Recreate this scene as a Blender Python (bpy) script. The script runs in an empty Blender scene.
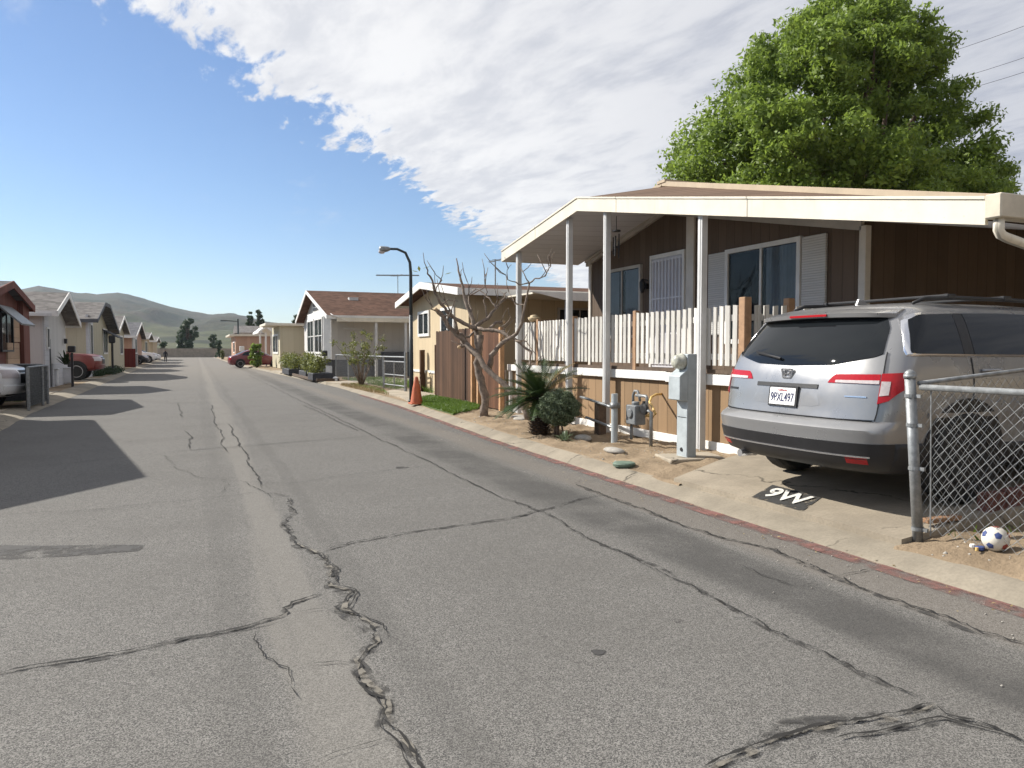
import bpy, bmesh, math, random
import numpy as np
from mathutils import Vector, Matrix, noise as MN
random.seed(7); RNG = np.random.default_rng(7)
R = math.radians
SC = bpy.context.scene
COL = SC.collection

# ------------------------------------------------------------------ camera
F = 750.0; PSI = R(22.8); PIT = R(2.6); H = 1.45
fw = Vector((math.sin(PSI)*math.cos(PIT), math.cos(PSI)*math.cos(PIT), -math.sin(PIT)))
rt = Vector((math.cos(PSI), -math.sin(PSI), 0)); up = rt.cross(fw)
def ray(x, y): return fw + rt*((x-512)/F) + up*((384-y)/F)
def gz(x, y, z=0.0):
    d = ray(x, y); t = (z-H)/d.z; return Vector((d.x*t, d.y*t, z))
def gx(x, y, X):
    d = ray(x, y); t = X/d.x; return Vector((X, d.y*t, H+d.z*t))
def gy(x, y, Y):
    d = ray(x, y); t = Y/d.y; return Vector((d.x*t, Y, H+d.z*t))
def gd(x, y, dep): return Vector((0, 0, H)) + ray(x, y)*dep
cd = bpy.data.cameras.new('Camera'); cam = bpy.data.objects.new('Camera', cd); COL.objects.link(cam)
cd.sensor_width = 36; cd.lens = F/1024*36; cd.clip_end = 6000; cd.clip_start = 0.05
cam.matrix_world = Matrix((( rt.x, up.x, -fw.x, 0), (rt.y, up.y, -fw.y, 0), (rt.z, up.z, -fw.z, H), (0, 0, 0, 1)))
SC.camera = cam

# ------------------------------------------------------------------ materials
class NT:
    def __init__(s, m):
        s.m = m; m.use_nodes = True; s.t = m.node_tree; s.t.nodes.clear()
    def add(s, typ, ins=None, **props):
        n = s.t.nodes.new('ShaderNode'+typ)
        for k, v in props.items(): setattr(n, k, v)
        for k, v in (ins or {}).items():
            sk = n.inputs[k]
            if isinstance(v, bpy.types.NodeSocket): s.t.links.new(v, sk)
            elif isinstance(v, bpy.types.Node): s.t.links.new(v.outputs[0], sk)
            elif isinstance(v, (tuple, list)) and len(v) == 3 and sk.type == 'RGBA': sk.default_value = (*v, 1)
            else: sk.default_value = v
        return n
    def math(s, op, a, b=0.0, c=None):
        d = {0: a, 1: b}
        if c is not None: d[2] = c
        return s.add('Math', d, operation=op).outputs[0]
    def mix(s, f, a, b, blend='MIX'):
        n = s.add('Mix', data_type='RGBA', blend_type=blend)
        for k, v in ((0, f), (6, a), (7, b)):
            sk = n.inputs[k]
            if isinstance(v, bpy.types.NodeSocket): s.t.links.new(v, sk)
            elif isinstance(v, bpy.types.Node): s.t.links.new(v.outputs[0], sk)
            elif isinstance(v, (tuple, list)): sk.default_value = (*v[:3], 1)
            else: sk.default_value = v
        return n.outputs[2]
    def noise(s, vec, scale, detail=4, rough=.55):
        return s.add('TexNoise', {'Vector': vec, 'Scale': scale, 'Detail': detail, 'Roughness': rough}).outputs[0]
    def ramp(s, f, lo, hi, a=0.0, b=1.0):
        return s.add('MapRange', {0: f, 1: lo, 2: hi, 3: a, 4: b}, interpolation_type='SMOOTHSTEP').outputs[0]
    def pos(s): return s.add('NewGeometry').outputs['Position']
    def obj(s): return s.add('TexCoord').outputs['Object']
    def out(s, sh):
        o = s.add('OutputMaterial'); s.t.links.new(sh if isinstance(sh, bpy.types.NodeSocket) else sh.outputs[0], o.inputs[0]); return s.m
    def bsdf(s, col, rough=.7, bump=None, bstr=.3, bdist=.01, **kw):
        d = {'Base Color': col, 'Roughness': rough}
        d.update({k.replace('_', ' '): v for k, v in kw.items()})
        if bump is not None:
            d['Normal'] = s.add('Bump', {'Height': bump, 'Strength': bstr, 'Distance': bdist}).outputs[0]
        return s.add('BsdfPrincipled', d)
def sc3(c, k): return tuple(min(1, x*k) for x in c)
def mat(name, col, rough=.7, var=.18, scale=3.0, bump=.15, bscale=60., metallic=0., spec=.4, local=False, coat=0.):
    N = NT(bpy.data.materials.new(name)); p = N.obj() if local else N.pos()
    n = N.noise(p, scale, 6, .65)
    c = N.mix(N.ramp(n, .3, .7), sc3(col, 1-var), sc3(col, 1+var))
    return N.out(N.bsdf(c, rough, N.noise(p, bscale, 3) if bump else None, bump, .006, Metallic=metallic, Specular_IOR_Level=spec, Coat_Weight=coat))
def streaky(name, col, rough=.5, var=.12, joints=0.0):
    N = NT(bpy.data.materials.new(name)); p = N.pos(); x = N.add('SeparateXYZ', {0: p})
    a = N.noise(N.add('Mapping', {0: p, 'Scale': (9, 9, .7)}).outputs[0], 1.0, 6, .65); b_ = N.noise(p, 2.1, 6, .65)
    c = N.mix(N.ramp(b_, .3, .7), sc3(col, 1-var), sc3(col, 1+var*.5)); c = N.mix(N.ramp(a, .56, .74, 0, .30), c, sc3(col, .62))
    c = N.mix(N.ramp(N.noise(p, 38, 3, .6), .66, .74, 0, .4), c, sc3(col, .5))
    if joints:
        fr = N.math('FRACT', N.math('DIVIDE', N.math('ADD', x.outputs[1], .37), joints)); c = N.mix(N.ramp(N.math('ABSOLUTE', N.math('SUBTRACT', fr, .5)), .003, .0055, .75, 0), c, sc3(col, .3))
    return N.out(N.bsdf(c, rough, N.math('ADD', b_, N.noise(p, 60, 2)), .12, .006, Specular_IOR_Level=.35))
def siding(name, col, pitch=.2, vertical=True, groove=.5, var=.14, gw=.07, rough=.75, stretch=True):
    N = NT(bpy.data.materials.new(name)); p = N.pos(); x = N.add('SeparateXYZ', {0: p})
    a = x.outputs[1] if vertical == 'y' else N.math('ADD', x.outputs[0], x.outputs[1]) if vertical else x.outputs[2]
    q = N.math('DIVIDE', a, pitch); fr = N.math('FRACT', q); fl = N.math('FLOOR', q)
    g = N.ramp(N.math('ABSOLUTE', N.math('SUBTRACT', fr, .5)), .5-gw, .5, 0, 1)
    rnd = N.add('TexWhiteNoise', {'W': fl}, noise_dimensions='1D').outputs[0]
    mp = N.add('Mapping', {0: p, 'Scale': (12, 12, 1.2) if vertical else (1.2, 1.2, 12)}).outputs[0]
    n = N.noise(mp, 2.0, 6, .7); n2 = N.noise(p, .9, 5, .6)
    k = N.math('ADD', N.math('MULTIPLY', n, .5), N.math('ADD', N.math('MULTIPLY', rnd, .3), N.math('MULTIPLY', n2, .4)))
    c = N.mix(N.ramp(k, .3, .9), sc3(col, 1-var*1.5), sc3(col, 1+var))
    c = N.mix(N.math('MULTIPLY', g, groove), c, sc3(col, .35))
    hgt = N.math('ADD', N.math('MULTIPLY', g, -1.0), N.math('MULTIPLY', n, .15))
    return N.out(N.bsdf(c, rough, hgt, .5, .012, Specular_IOR_Level=.18))
def shingle(name, col, var=.3):
    N = NT(bpy.data.materials.new(name)); p = N.pos()
    mp = N.add('Mapping', {0: p, 'Scale': (1, 1, 3.5)}).outputs[0]
    b = N.add('TexVoronoi', {'Vector': mp, 'Scale': 4.0}); n = N.noise(p, 1.2, 5, .7)
    x = N.add('SeparateXYZ', {0: p}); fr = N.math('FRACT', N.math('MULTIPLY', x.outputs[2], 18.0))
    k = N.math('ADD', N.math('MULTIPLY', N.add('SeparateColor', {0: b.outputs['Color']}).outputs[0], .55), N.math('MULTIPLY', n, .5))
    c = N.mix(N.ramp(k, .2, .9), sc3(col, 1-var), sc3(col, 1+var))
    c = N.mix(N.ramp(fr, .85, 1.0, 0, .45), c, sc3(col, .4))
    return N.out(N.bsdf(c, .95, N.math('ADD', fr, n), .4, .02, Specular_IOR_Level=.1))
def leafmat(name, a, b, trans=.35, rough=.5):
    N = NT(bpy.data.materials.new(name)); g = N.add('NewGeometry')
    n = N.noise(g.outputs['Position'], .45, 3)
    f = N.math('ADD', N.math('MULTIPLY', g.outputs['Random Per Island'], .65), N.math('MULTIPLY', n, .4))
    c = N.mix(f, a, b)
    d = N.bsdf(c, rough, Specular_IOR_Level=.35)
    t = N.add('BsdfTranslucent', {0: N.mix(.5, c, sc3(b, 1.3))})
    return N.out(N.add('MixShader', {0: trans, 1: d.outputs[0], 2: t.outputs[0]}))
def glassmat(name, tint=(.02, .025, .03), see=0.0, rough=.03):
    N = NT(bpy.data.materials.new(name)); p = N.pos()
    b = N.add('Bump', {'Height': N.noise(p, 1.3, 1), 'Strength': .04, 'Distance': .05}).outputs[0]
    d = N.add('BsdfPrincipled', {'Base Color': tint, 'Roughness': rough, 'Specular IOR Level': .4, 'IOR': 1.45, 'Normal': b})
    if not see: return N.out(d)
    t = N.add('BsdfTransparent', {0: (.85, .9, .92)})
    return N.out(N.add('MixShader', {0: see, 1: d.outputs[0], 2: t.outputs[0]}))
def carpaint(name, col, metallic=.0, rough=.32):
    N = NT(bpy.data.materials.new(name)); p = N.obj()
    fl = N.noise(p, 900., 1); du = N.noise(p, 2.2, 5, .65)
    c = N.mix(N.ramp(fl, .35, .65), sc3(col, .92), sc3(col, 1.08))
    c = N.mix(N.ramp(du, .45, .75, 0, .12), c, (.30, .26, .2))
    r = N.ramp(du, .3, .8, rough*.85, rough*1.25)
    return N.out(N.bsdf(c, r, Metallic=metallic, Coat_Weight=.5, Coat_Roughness=.06))

def asphalt():
    N = NT(bpy.data.materials.new('asphalt')); p = N.pos(); x = N.add('SeparateXYZ', {0: p})
    X = x.outputs[0]; Y = x.outputs[1]
    vo = N.add('TexVoronoi', {'Vector': p, 'Scale': 230.0}); vr = N.add('SeparateColor', {0: vo.outputs['Color']}).outputs[0]
    fine = N.noise(p, 330, 2, .6); mid = N.noise(p, 14, 6, .7); big = N.noise(p, .7, 6, .6)
    st = N.noise(N.add('Mapping', {0: p, 'Scale': (2.2, .12, 1)}).outputs[0], 1.5, 5, .6)
    k = N.math('ADD', N.math('MULTIPLY', vr, .42), N.math('MULTIPLY', fine, .58))
    sp = N.mix(N.ramp(k, .25, .8), (.038, .0376, .0374), (.282, .271, .253))
    c = N.mix(N.ramp(mid, .3, .7, 0, .3), sp, (.095, .09, .083))
    c = N.mix(N.ramp(big, .38, .68, 0, .35), c, (.10, .095, .088))
    wob = N.math('ADD', X, N.math('MULTIPLY', N.math('SUBTRACT', st, .5), .5))
    def band(c0, w, s):     # lengthwise wheel-track bands worn into the road
        return N.ramp(N.math('ABSOLUTE', N.math('SUBTRACT', wob, c0)), w*.35, w, s, 0)
    c = N.mix(N.math('MULTIPLY', band(3.25, .42, .62), N.ramp(N.noise(p, 1.1, 5, .6), .3, .62, .25, 1)), c, (.042, .041, .040))
    c = N.mix(band(.92, .14, .2), c, (.06, .058, .055)); c = N.mix(band(.15, .12, .14), c, (.06, .058, .055))
    c = N.mix(band(.5, .22, .30), c, (.24, .225, .20))
    c = N.mix(band(3.9, .3, .3), c, (.20, .17, .14))
    sp1 = N.ramp(N.noise(p, 2.3, 3, .5), .70, .80, 0, .55); c = N.mix(sp1, c, (.035, .034, .033))
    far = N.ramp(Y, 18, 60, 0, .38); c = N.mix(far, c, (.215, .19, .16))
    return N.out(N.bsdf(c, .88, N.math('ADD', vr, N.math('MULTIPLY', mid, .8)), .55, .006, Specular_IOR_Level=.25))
def concrete(name, col=(.33, .275, .205)):
    N = NT(bpy.data.materials.new(name)); p = N.pos()
    a = N.noise(p, 1.4, 8, .68); b = N.noise(p, 45, 3, .6); s = N.noise(p, 4.5, 6, .75)
    c = N.mix(N.ramp(a, .3, .7), sc3(col, .78), sc3(col, 1.15))
    c = N.mix(N.ramp(s, .60, .75, 0, .55), c, sc3(col, .5))
    c = N.mix(N.ramp(b, .35, .7, 0, .30), c, sc3(col, .55))
    ed = N.add('TexVoronoi', {'Vector': N.add('VectorMath', {0: p, 1: N.add('VectorMath', {0: N.add('TexNoise', {'Vector': p, 'Scale': 3.0, 'Detail': 5.0}).outputs[1], 'Scale': .35}, operation='SCALE').outputs[0]}, operation='ADD').outputs[0], 'Scale': .42}, feature='DISTANCE_TO_EDGE').outputs[0]
    c = N.mix(N.math('MULTIPLY', N.ramp(ed, .001, .006, .85, 0), N.ramp(a, .40, .55)), c, sc3(col, .22))
    return N.out(N.bsdf(c, .88, N.math('ADD', b, a), .35, .006, Specular_IOR_Level=.25))
def dirt(name, a=(.33, .24, .15), b=(.20, .145, .09), g=None):
    N = NT(bpy.data.materials.new(name)); p = N.pos()
    n = N.noise(p, 1.6, 8, .7); m = N.noise(p, 22, 6, .7); v = N.add('TexVoronoi', {'Vector': p, 'Scale': 30.0}).outputs[0]
    c = N.mix(N.ramp(n, .3, .7), b, a); c = N.mix(N.ramp(m, .52, .72, 0, .6), c, sc3(b, .6))
    c = N.mix(N.ramp(v, .0, .12, .4, 0), c, sc3(a, 1.25))
    if g: c = N.mix(N.ramp(N.noise(p, .5, 6, .7), .48, .6, 0, .8), c, g)
    return N.out(N.bsdf(c, .95, N.math('ADD', m, N.math('MULTIPLY', n, 1.5)), .8, .03, Specular_IOR_Level=.15))
def masked(name, col, lo, hi, scale, rough=.85, detail=6):   # worn paint / stain: the film itself is broken up
    N = NT(bpy.data.materials.new(name)); p = N.pos()
    f = N.ramp(N.noise(p, scale, detail, .7), lo, hi)
    d = N.bsdf(col, rough, N.noise(p, 120, 2), .3, .004)
    t = N.add('BsdfTransparent')
    return N.out(N.add('MixShader', {0: f, 1: t.outputs[0], 2: d.outputs[0]}))

M = dict(
 asphalt=asphalt(), concrete=concrete('kerb_concrete', (.265, .232, .182)), drive=concrete('drive_concrete', (.30, .258, .20)), pad=concrete('pad_concrete', (.36, .315, .25)),
 dirt=dirt('yard_dirt', (.325, .25, .17), (.20, .15, .10)), earth=dirt('far_earth', (.28, .23, .14), (.17, .15, .08), (.09, .11, .04)),
 red_kerb=masked('worn_red_paint', (.215, .10, .085), .32, .68, 4.0),
 stain=masked('oil_stain', (.045, .043, .042), .36, .60, 3.5),
 sediment=masked('grit_fill', (.17, .155, .13), .42, .6, 7.0),
 crack=mat('crack_fill', (.018, .017, .016), .95, .3, 20), tar=masked('tar_edge', (.045, .043, .041), .42, .68, 7.0),
 cream=streaky('cream_metal', (.655, .605, .50), .5, .10, 3.05), white=streaky('white_paint', (.70, .69, .665), .55, .12),
 post=streaky('post_paint', (.56, .56, .555), .5, .12), trim=mat('taupe_trim', (.42, .39, .35), .6, .1, 3),
 picket=siding('weathered_picket', (.60, .58, .54), .125, True, .0, .22), rail=mat('brown_post', (.33, .20, .115), .75, .2, 8, .3),
 brown=siding('brown_siding', (.125, .09, .066), .2, True, .4), skirt=siding('skirting_board', (.265, .176, .102), .24, True, .7, .12, .05),
 soffit=siding('pan_soffit', (.62, .62, .64), .3, 'y', .5, .05, .05), pans=siding('roof_pans', (.155, .10, .068), .32, 'y', .75, .15, .16),
 shingle_tan=shingle('tan_shingle', (.44, .33, .21)), shingle_brown=shingle('brown_shingle', (.10, .056, .040)), shingle_grey=shingle('grey_shingle', (.16, .15, .145)), shingle_dark=shingle('dark_shingle', (.11, .11, .12)),
 glass=glassmat('window_glass', see=.68), darkglass=glassmat('car_glass', (.010, .012, .014), 0, .012), room_shade=mat('unlit_room_paint', (.03, .03, .032), .9), curtain=mat('curtain_cloth', (.72, .72, .78), .9, .08, 4),
 shutter=siding('shutter_slats', (.56, .55, .53), .035, False, .45, .05, .2), door=mat('door_paint', (.50, .50, .54), .5, .05, 4),
 iron=mat('black_iron', (.02, .02, .022), .5, .2, 8), rubber=mat('tyre_rubber', (.022, .022, .022), .85, .2, 20), rim=mat('alloy_rim', (.45, .45, .46), .35, .1, 5, 0, 50, .8),
 black=mat('black_plastic', (.018, .018, .020), .5, .15, 6), chrome=mat('chrome_trim', (.72, .72, .74), .18, .05, 5, 0, 50, .9),
 galv=mat('galvanised_steel', (.25, .26, .265), .5, .25, 14, .15, 80, .5), grey=mat('utility_grey', (.37, .41, .43), .5, .12, 6, .1), gasgrey=mat('meter_grey', (.16, .17, .18), .5, .2, 12),
 yellow=mat('yellow_pipe', (.62, .42, .15), .5, .15, 9), orange=mat('faded_orange', (.46, .12, .05), .6, .2, 6), lamp=mat('lamp_pole', (.035, .045, .05), .5, .2, 5),
 wood_dark=siding('dark_fence_board', (.085, .046, .027), .15, True, .85, .35, .06), wood_red=siding('red_fence_board', (.125, .06, .034), .15, True, .85, .3, .06), wood_light=mat('new_post', (.46, .27, .14), .75, .15, 6, .2),
 bark=mat('grey_bark', (.20, .16, .13), .9, .4, 14, .9, 40), bark2=mat('brown_bark', (.10, .07, .05), .9, .35, 9, .9, 30), stub=mat('cut_wood', (.5, .36, .22), .8),
 leaf=leafmat('ash_leaf', (.050, .098, .016), (.24, .33, .054), .46), leaf_dark=leafmat('dark_leaf', (.015, .035, .012), (.05, .085, .03), .2), sago=leafmat('sago_leaf', (.012, .028, .009), (.052, .088, .026), .12, .4),
 topiary=leafmat('topiary_leaf', (.045, .072, .036), (.19, .235, .14), .15), yellowleaf=leafmat('pale_leaf', (.045, .075, .016), (.20, .21, .055), .35), grass=leafmat('lawn_blade', (.04, .095, .012), (.15, .235, .038), .3), dry=leafmat('dry_leaf', (.17, .12, .05), (.34, .27, .14), .15),
 tan_wall=siding('tan_siding', (.50, .405, .27), .4, True, .35, .08, .03), white_wall=siding('white_siding', (.54, .53, .515), .4, True, .25, .06, .03), beige_wall=siding('beige_siding', (.47, .43, .32), .4, True, .2, .06, .03), salmon_wall=siding('salmon_siding', (.44, .28, .20), .4, True, .2, .08, .03),
 red_wall=siding('red_brown_siding', (.17, .065, .05), .3, True, .5), tan_panel=siding('tan_panel', (.46, .32, .22), .3, False, .3), skirt_dark=mat('slate_skirting', (.085, .09, .10), .8), lap=siding('pale_lap_siding', (.52, .52, .54), .18, False, .35, .05, .06),
 red_panel=siding('red_panel', (.11, .018, .016), .3, True, .5), paint_black=masked('worn_black_paint', (.035, .034, .033), .36, .50, 11), paint_white=masked('worn_white_paint', (.66, .645, .60), .33, .45, 15),
 red_lens=mat('red_lens', (.36, .010, .016), .22, .1, 40, 0, 90, 0, .35), clear_lens=mat('clear_lens', (.50, .45, .45), .2, .1, 40, .2, 90), plate=mat('plate_white', (.80, .80, .80), .4, .03), plate_ink=mat('plate_ink', (.02, .025, .09), .5), plate_red=mat('plate_red', (.5, .05, .06), .5),
 suv=carpaint('silver_blue_paint', (.285, .285, .29), .5, .3), carred=carpaint('dark_red_paint', (.15, .016, .024)), truckred=carpaint('rust_red_paint', (.19, .03, .025)), carwhite=carpaint('white_car_paint', (.74, .74, .74)), cardark=carpaint('dark_car_paint', (.03, .03, .035)),
 stone=mat('grey_stone', (.33, .31, .28), .9, .25, 10, .6), green_lid=mat('green_lid', (.12, .17, .13), .7, .2, 12), ballw=mat('ball_white', (.62, .585, .51), .6, .1, 12), ballb=mat('ball_blue', (.045, .07, .20), .6), ballr=mat('ball_red', (.28, .06, .045), .6),
 cloth_dark=mat('dark_clothes', (.03, .03, .035), .9), skin=mat('skin', (.30, .18, .12), .7), brick=mat('brick_edging', (.13, .055, .045), .9, .3, 9, .5), plank=mat('orange_plank', (.22, .125, .07), .85, .2, 9, .3),
 bin=mat('pale_bin', (.62, .62, .63), .5, .08), slat=mat('dark_privacy_slat', (.045, .05, .055), .6, .35, 10), blockwall=concrete('block_wall', (.30, .265, .22)), planter=mat('planter_black', (.03, .032, .04), .6), pot=mat('beige_pot', (.52, .42, .27), .8),
)

# ------------------------------------------------------------------ mesh helpers
def wloc(o):
    v = Vector((0, 0, 0))
    while o is not None: v += Vector(o.location); o = o.parent
    return v
class MB:
    def __init__(s): s.v = []; s.f = []
    def face(s, *ps):
        n = len(s.v); s.v += [tuple(p) for p in ps]; s.f.append(tuple(range(n, n+len(ps)))); return s
    def obb(s, c, a, b, d):
        c, a, b, d = map(Vector, (c, a, b, d)); n = len(s.v)
        s.v += [tuple(c+a*i+b*j+d*k) for i in (-1, 1) for j in (-1, 1) for k in (-1, 1)]
        s.f += [tuple(n+i for i in q) for q in ((0, 1, 3, 2), (4, 6, 7, 5), (0, 4, 5, 1), (2, 3, 7, 6), (0, 2, 6, 4), (1, 5, 7, 3))]; return s
    def box(s, x0, x1, y0, y1, z0, z1):
        return s.obb(((x0+x1)/2, (y0+y1)/2, (z0+z1)/2), ((x1-x0)/2, 0, 0), (0, (y1-y0)/2, 0), (0, 0, (z1-z0)/2))
    def bar(s, p, q, w, h, upv=(0, 0, 1)):
        p, q = Vector(p), Vector(q); d = (q-p); L = d.length; d.normalize(); sd = d.cross(Vector(upv))
        if sd.length < 1e-4: sd = d.cross(Vector((1, 0, 0)))
        sd.normalize(); u = sd.cross(d)
        return s.obb((p+q)/2, d*(L/2), sd*(w/2), u*(h/2))
    def prism(s, poly, ext):        # poly: list of 3d points, ext: extrusion vector
        n = len(s.v); e = Vector(ext); k = len(poly)
        s.v += [tuple(p) for p in poly] + [tuple(Vector(p)+e) for p in poly]
        s.f.append(tuple(range(n, n+k))); s.f.append(tuple(range(n+2*k-1, n+k-1, -1)))
        for i in range(k): j = (i+1) % k; s.f.append((n+i, n+j, n+k+j, n+k+i))
        return s
    def px(s, yz, x0, x1): return s.prism([(x0, y, z) for y, z in yz], (x1-x0, 0, 0))
    def py(s, xz, y0, y1): return s.prism([(x, y0, z) for x, z in xz], (0, y1-y0, 0))
    def pz(s, xy, z0, z1): return s.prism([(x, y, z0) for x, y in xy], (0, 0, z1-z0))
    def tube(s, pts, r, n=8, cap=True):
        pts = [Vector(p) for p in pts]; m = len(pts)
        rs = r if isinstance(r, (list, tuple)) else [r]*m
        b = len(s.v); ref = None
        for i, p in enumerate(pts):
            t = (pts[min(i+1, m-1)]-pts[max(i-1, 0)]).normalized()
            if ref is None: ref = t.orthogonal().normalized()
            ref = (ref-t*ref.dot(t)).normalized(); o = t.cross(ref)
            for k in range(n):
                a = 2*math.pi*k/n; s.v.append(tuple(p+(ref*math.cos(a)+o*math.sin(a))*rs[i]))
        for i in range(m-1):
            for k in range(n):
                k2 = (k+1) % n; s.f.append((b+i*n+k, b+i*n+k2, b+(i+1)*n+k2, b+(i+1)*n+k))
        if cap: s.f.append(tuple(range(b+n-1, b-1, -1))); s.f.append(tuple(range(b+(m-1)*n, b+m*n)))
        return s
    def cyl(s, c, axis, r, h, n=20):
        a = Vector(axis).normalized()*(h/2); return s.tube([Vector(c)-a, Vector(c)+a], r, n)
    def lathe(s, prof, c, axis=(0, 0, 1), n=20, cap=True):
        a = Vector(axis).normalized(); u = a.orthogonal().normalized(); w = a.cross(u); b = len(s.v); c = Vector(c)
        for r, h in prof:
            for k in range(n):
                t = 2*math.pi*k/n; s.v.append(tuple(c+a*h+(u*math.cos(t)+w*math.sin(t))*max(r, 1e-4)))
        for i in range(len(prof)-1):
            for k in range(n):
                k2 = (k+1) % n; s.f.append((b+i*n+k, b+i*n+k2, b+(i+1)*n+k2, b+(i+1)*n+k))
        if cap: s.f.append(tuple(range(b+n-1, b-1, -1))); s.f.append(tuple(range(b+(len(prof)-1)*n, b+len(prof)*n)))
        return s
    def ball(s, c, r, n=16):
        r = r if isinstance(r, (tuple, list)) else (r, r, r); b = len(s.v); m = n//2
        for i in range(m+1):
            a = math.pi*i/m
            for k in range(n):
                t = 2*math.pi*k/n; s.v.append((c[0]+r[0]*math.sin(a)*math.cos(t), c[1]+r[1]*math.sin(a)*math.sin(t), c[2]+r[2]*math.cos(a)))
        for i in range(m):
            for k in range(n):
                k2 = (k+1) % n; s.f.append((b+i*n+k, b+i*n+k2, b+(i+1)*n+k2, b+(i+1)*n+k))
        return s
    def build(s, name, m, parent=None, smooth=False, bevel=0, merge=False, fixn=True):
        off = wloc(parent); me = bpy.data.meshes.new(name)
        me.from_pydata([(x-off.x, y-off.y, z-off.z) for x, y, z in s.v], [], s.f)
        bm = bmesh.new(); bm.from_mesh(me)
        if merge: bmesh.ops.remove_doubles(bm, verts=bm.verts, dist=1e-4)
        if fixn: bmesh.ops.recalc_face_normals(bm, faces=bm.faces)
        if bevel: bmesh.ops.bevel(bm, geom=list(bm.edges), offset=bevel, segments=1, affect='EDGES', clamp_overlap=True)
        bm.to_mesh(me); bm.free()
        if smooth: me.polygons.foreach_set('use_smooth', [True]*len(me.polygons))
        if m is not None: me.materials.append(m)
        o = bpy.data.objects.new(name, me); COL.objects.link(o); o.parent = parent
        return o
def tag(o, label, cat, group=None):
    o['label'] = label; o['category'] = cat
    if group: o['group'] = group
    return o
def thing(name, label, cat, loc, group=None):
    o = bpy.data.objects.new(name, None); COL.objects.link(o); o.location = loc; o.empty_display_size = .2
    return tag(o, label, cat, group)
def struct(o, kind='structure'): o['kind'] = kind; return o
def smooth_by(o, ang=35):
    for p in o.data.polygons: p.use_smooth = True
    try: o.data.set_sharp_from_angle(angle=R(ang))
    except Exception: pass
    return o
def rawmesh(name, V, Fq, m, parent=None, k=4):
    off = wloc(parent); V = np.asarray(V, dtype=np.float32).reshape(-1, 3)-np.array(off, dtype=np.float32); n = len(Fq)
    me = bpy.data.meshes.new(name); me.vertices.add(len(V)); me.vertices.foreach_set('co', V.ravel())
    me.loops.add(n*k); me.loops.foreach_set('vertex_index', np.asarray(Fq, dtype=np.int32).ravel())
    me.polygons.add(n); me.polygons.foreach_set('loop_start', np.arange(0, n*k, k, dtype=np.int32))
    me.update(calc_edges=True); me.materials.append(m)
    o = bpy.data.objects.new(name, me); COL.objects.link(o); o.parent = parent; return o
def leaves(name, P, size, m, parent=None, aspect=.55, upbias=.3, sv=.35, out=1.1):
    O = None
    if isinstance(P, tuple): P, O = P
    P = np.asarray(P); n = len(P)
    nr = RNG.normal(size=(n, 3)); nr[:, 2] += upbias
    if O is not None: nr += O*out
    nr /= np.linalg.norm(nr, axis=1)[:, None]
    u = RNG.normal(size=(n, 3)); u -= nr*(u*nr).sum(1)[:, None]; u /= np.linalg.norm(u, axis=1)[:, None]; w = np.cross(nr, u)
    s = (size*(1+sv*RNG.normal(size=n))).clip(size*.4, size*2)[:, None]*.5
    fold = nr*s*.25
    V = np.stack([P-u*s+fold, P-w*s*aspect, P+u*s+fold, P+w*s*aspect], 1)
    return rawmesh(name, V.reshape(-1, 3), np.arange(n*4).reshape(-1, 4), m, parent)
def clump_points(clumps, n, shell=.55):
    w = np.array([np.prod(c[1])**(2/3) for c in clumps]); w = w/w.sum(); out = []; dirs = []
    for (c, r), k in zip(clumps, RNG.multinomial(n, w)):
        d = RNG.normal(size=(k, 3)); d /= np.linalg.norm(d, axis=1)[:, None]
        rad = (shell+(1-shell)*RNG.random(k)**.7)*(1+.12*RNG.normal(size=k))
        out.append(np.array(c)+d*np.array(r)*rad[:, None]); dirs.append(d)
    return np.concatenate(out), np.concatenate(dirs)
def text(name, s, size, origin, ux, uy, m, parent=None, extr=.001, off=0.0, width=None):
    cu = bpy.data.curves.new(name, 'FONT'); cu.body = s; cu.size = size; cu.extrude = extr; cu.offset = off
    cu.align_x = 'CENTER'; cu.align_y = 'CENTER'
    t = bpy.data.objects.new('tmp', cu); COL.objects.link(t)
    me = bpy.data.meshes.new_from_object(t.evaluated_get(bpy.context.evaluated_depsgraph_get())); bpy.data.objects.remove(t)
    ux = Vector(ux).normalized(); uy = Vector(uy).normalized(); nz = ux.cross(uy)
    xs = [v.co.x for v in me.vertices]; k = (width/(max(xs)-min(xs))) if width else 1.0
    o_ = Vector(origin)-wloc(parent)
    for v in me.vertices: v.co = o_+ux*(v.co.x*k)+uy*v.co.y+nz*v.co.z
    me.materials.clear(); me.materials.append(m); me.name = name
    o = bpy.data.objects.new(name, me); COL.objects.link(o); o.parent = parent; return o

# ------------------------------------------------------------------ world, sun
SUNH = Vector((.72, -.69, 0)).normalized(); EL = R(36)
sun = bpy.data.lights.new('Sun', 'SUN'); sun.energy = 4.8; sun.angle = R(.53); sun.color = (1, .95, .86)
so = bpy.data.objects.new('Sun', sun); COL.objects.link(so)
ldir = Vector((SUNH.x*math.cos(EL), SUNH.y*math.cos(EL), -math.sin(EL)))
so.rotation_euler = ldir.to_track_quat('-Z', 'Y').to_euler(); so.location = (-30, 30, 40)
W = bpy.data.worlds.new('World'); SC.world = W; W.use_nodes = True
class WN(NT):
    def __init__(s, w): s.m = w; s.t = w.node_tree; s.t.nodes.clear()
N = WN(W)
sky = N.add('TexSky', sky_type='NISHITA', sun_disc=False, sun_elevation=EL, sun_rotation=math.atan2(-SUNH.x, -SUNH.y), air_density=1.0, dust_density=.1, ozone_density=3.0)
gen = N.add('TexCoord').outputs['Generated']; sx = N.add('SeparateXYZ', {0: gen})
zc = N.math('MAXIMUM', sx.outputs[2], .03)
u = N.math('DIVIDE', sx.outputs[0], zc); v = N.math('DIVIDE', sx.outputs[1], zc)
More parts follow.
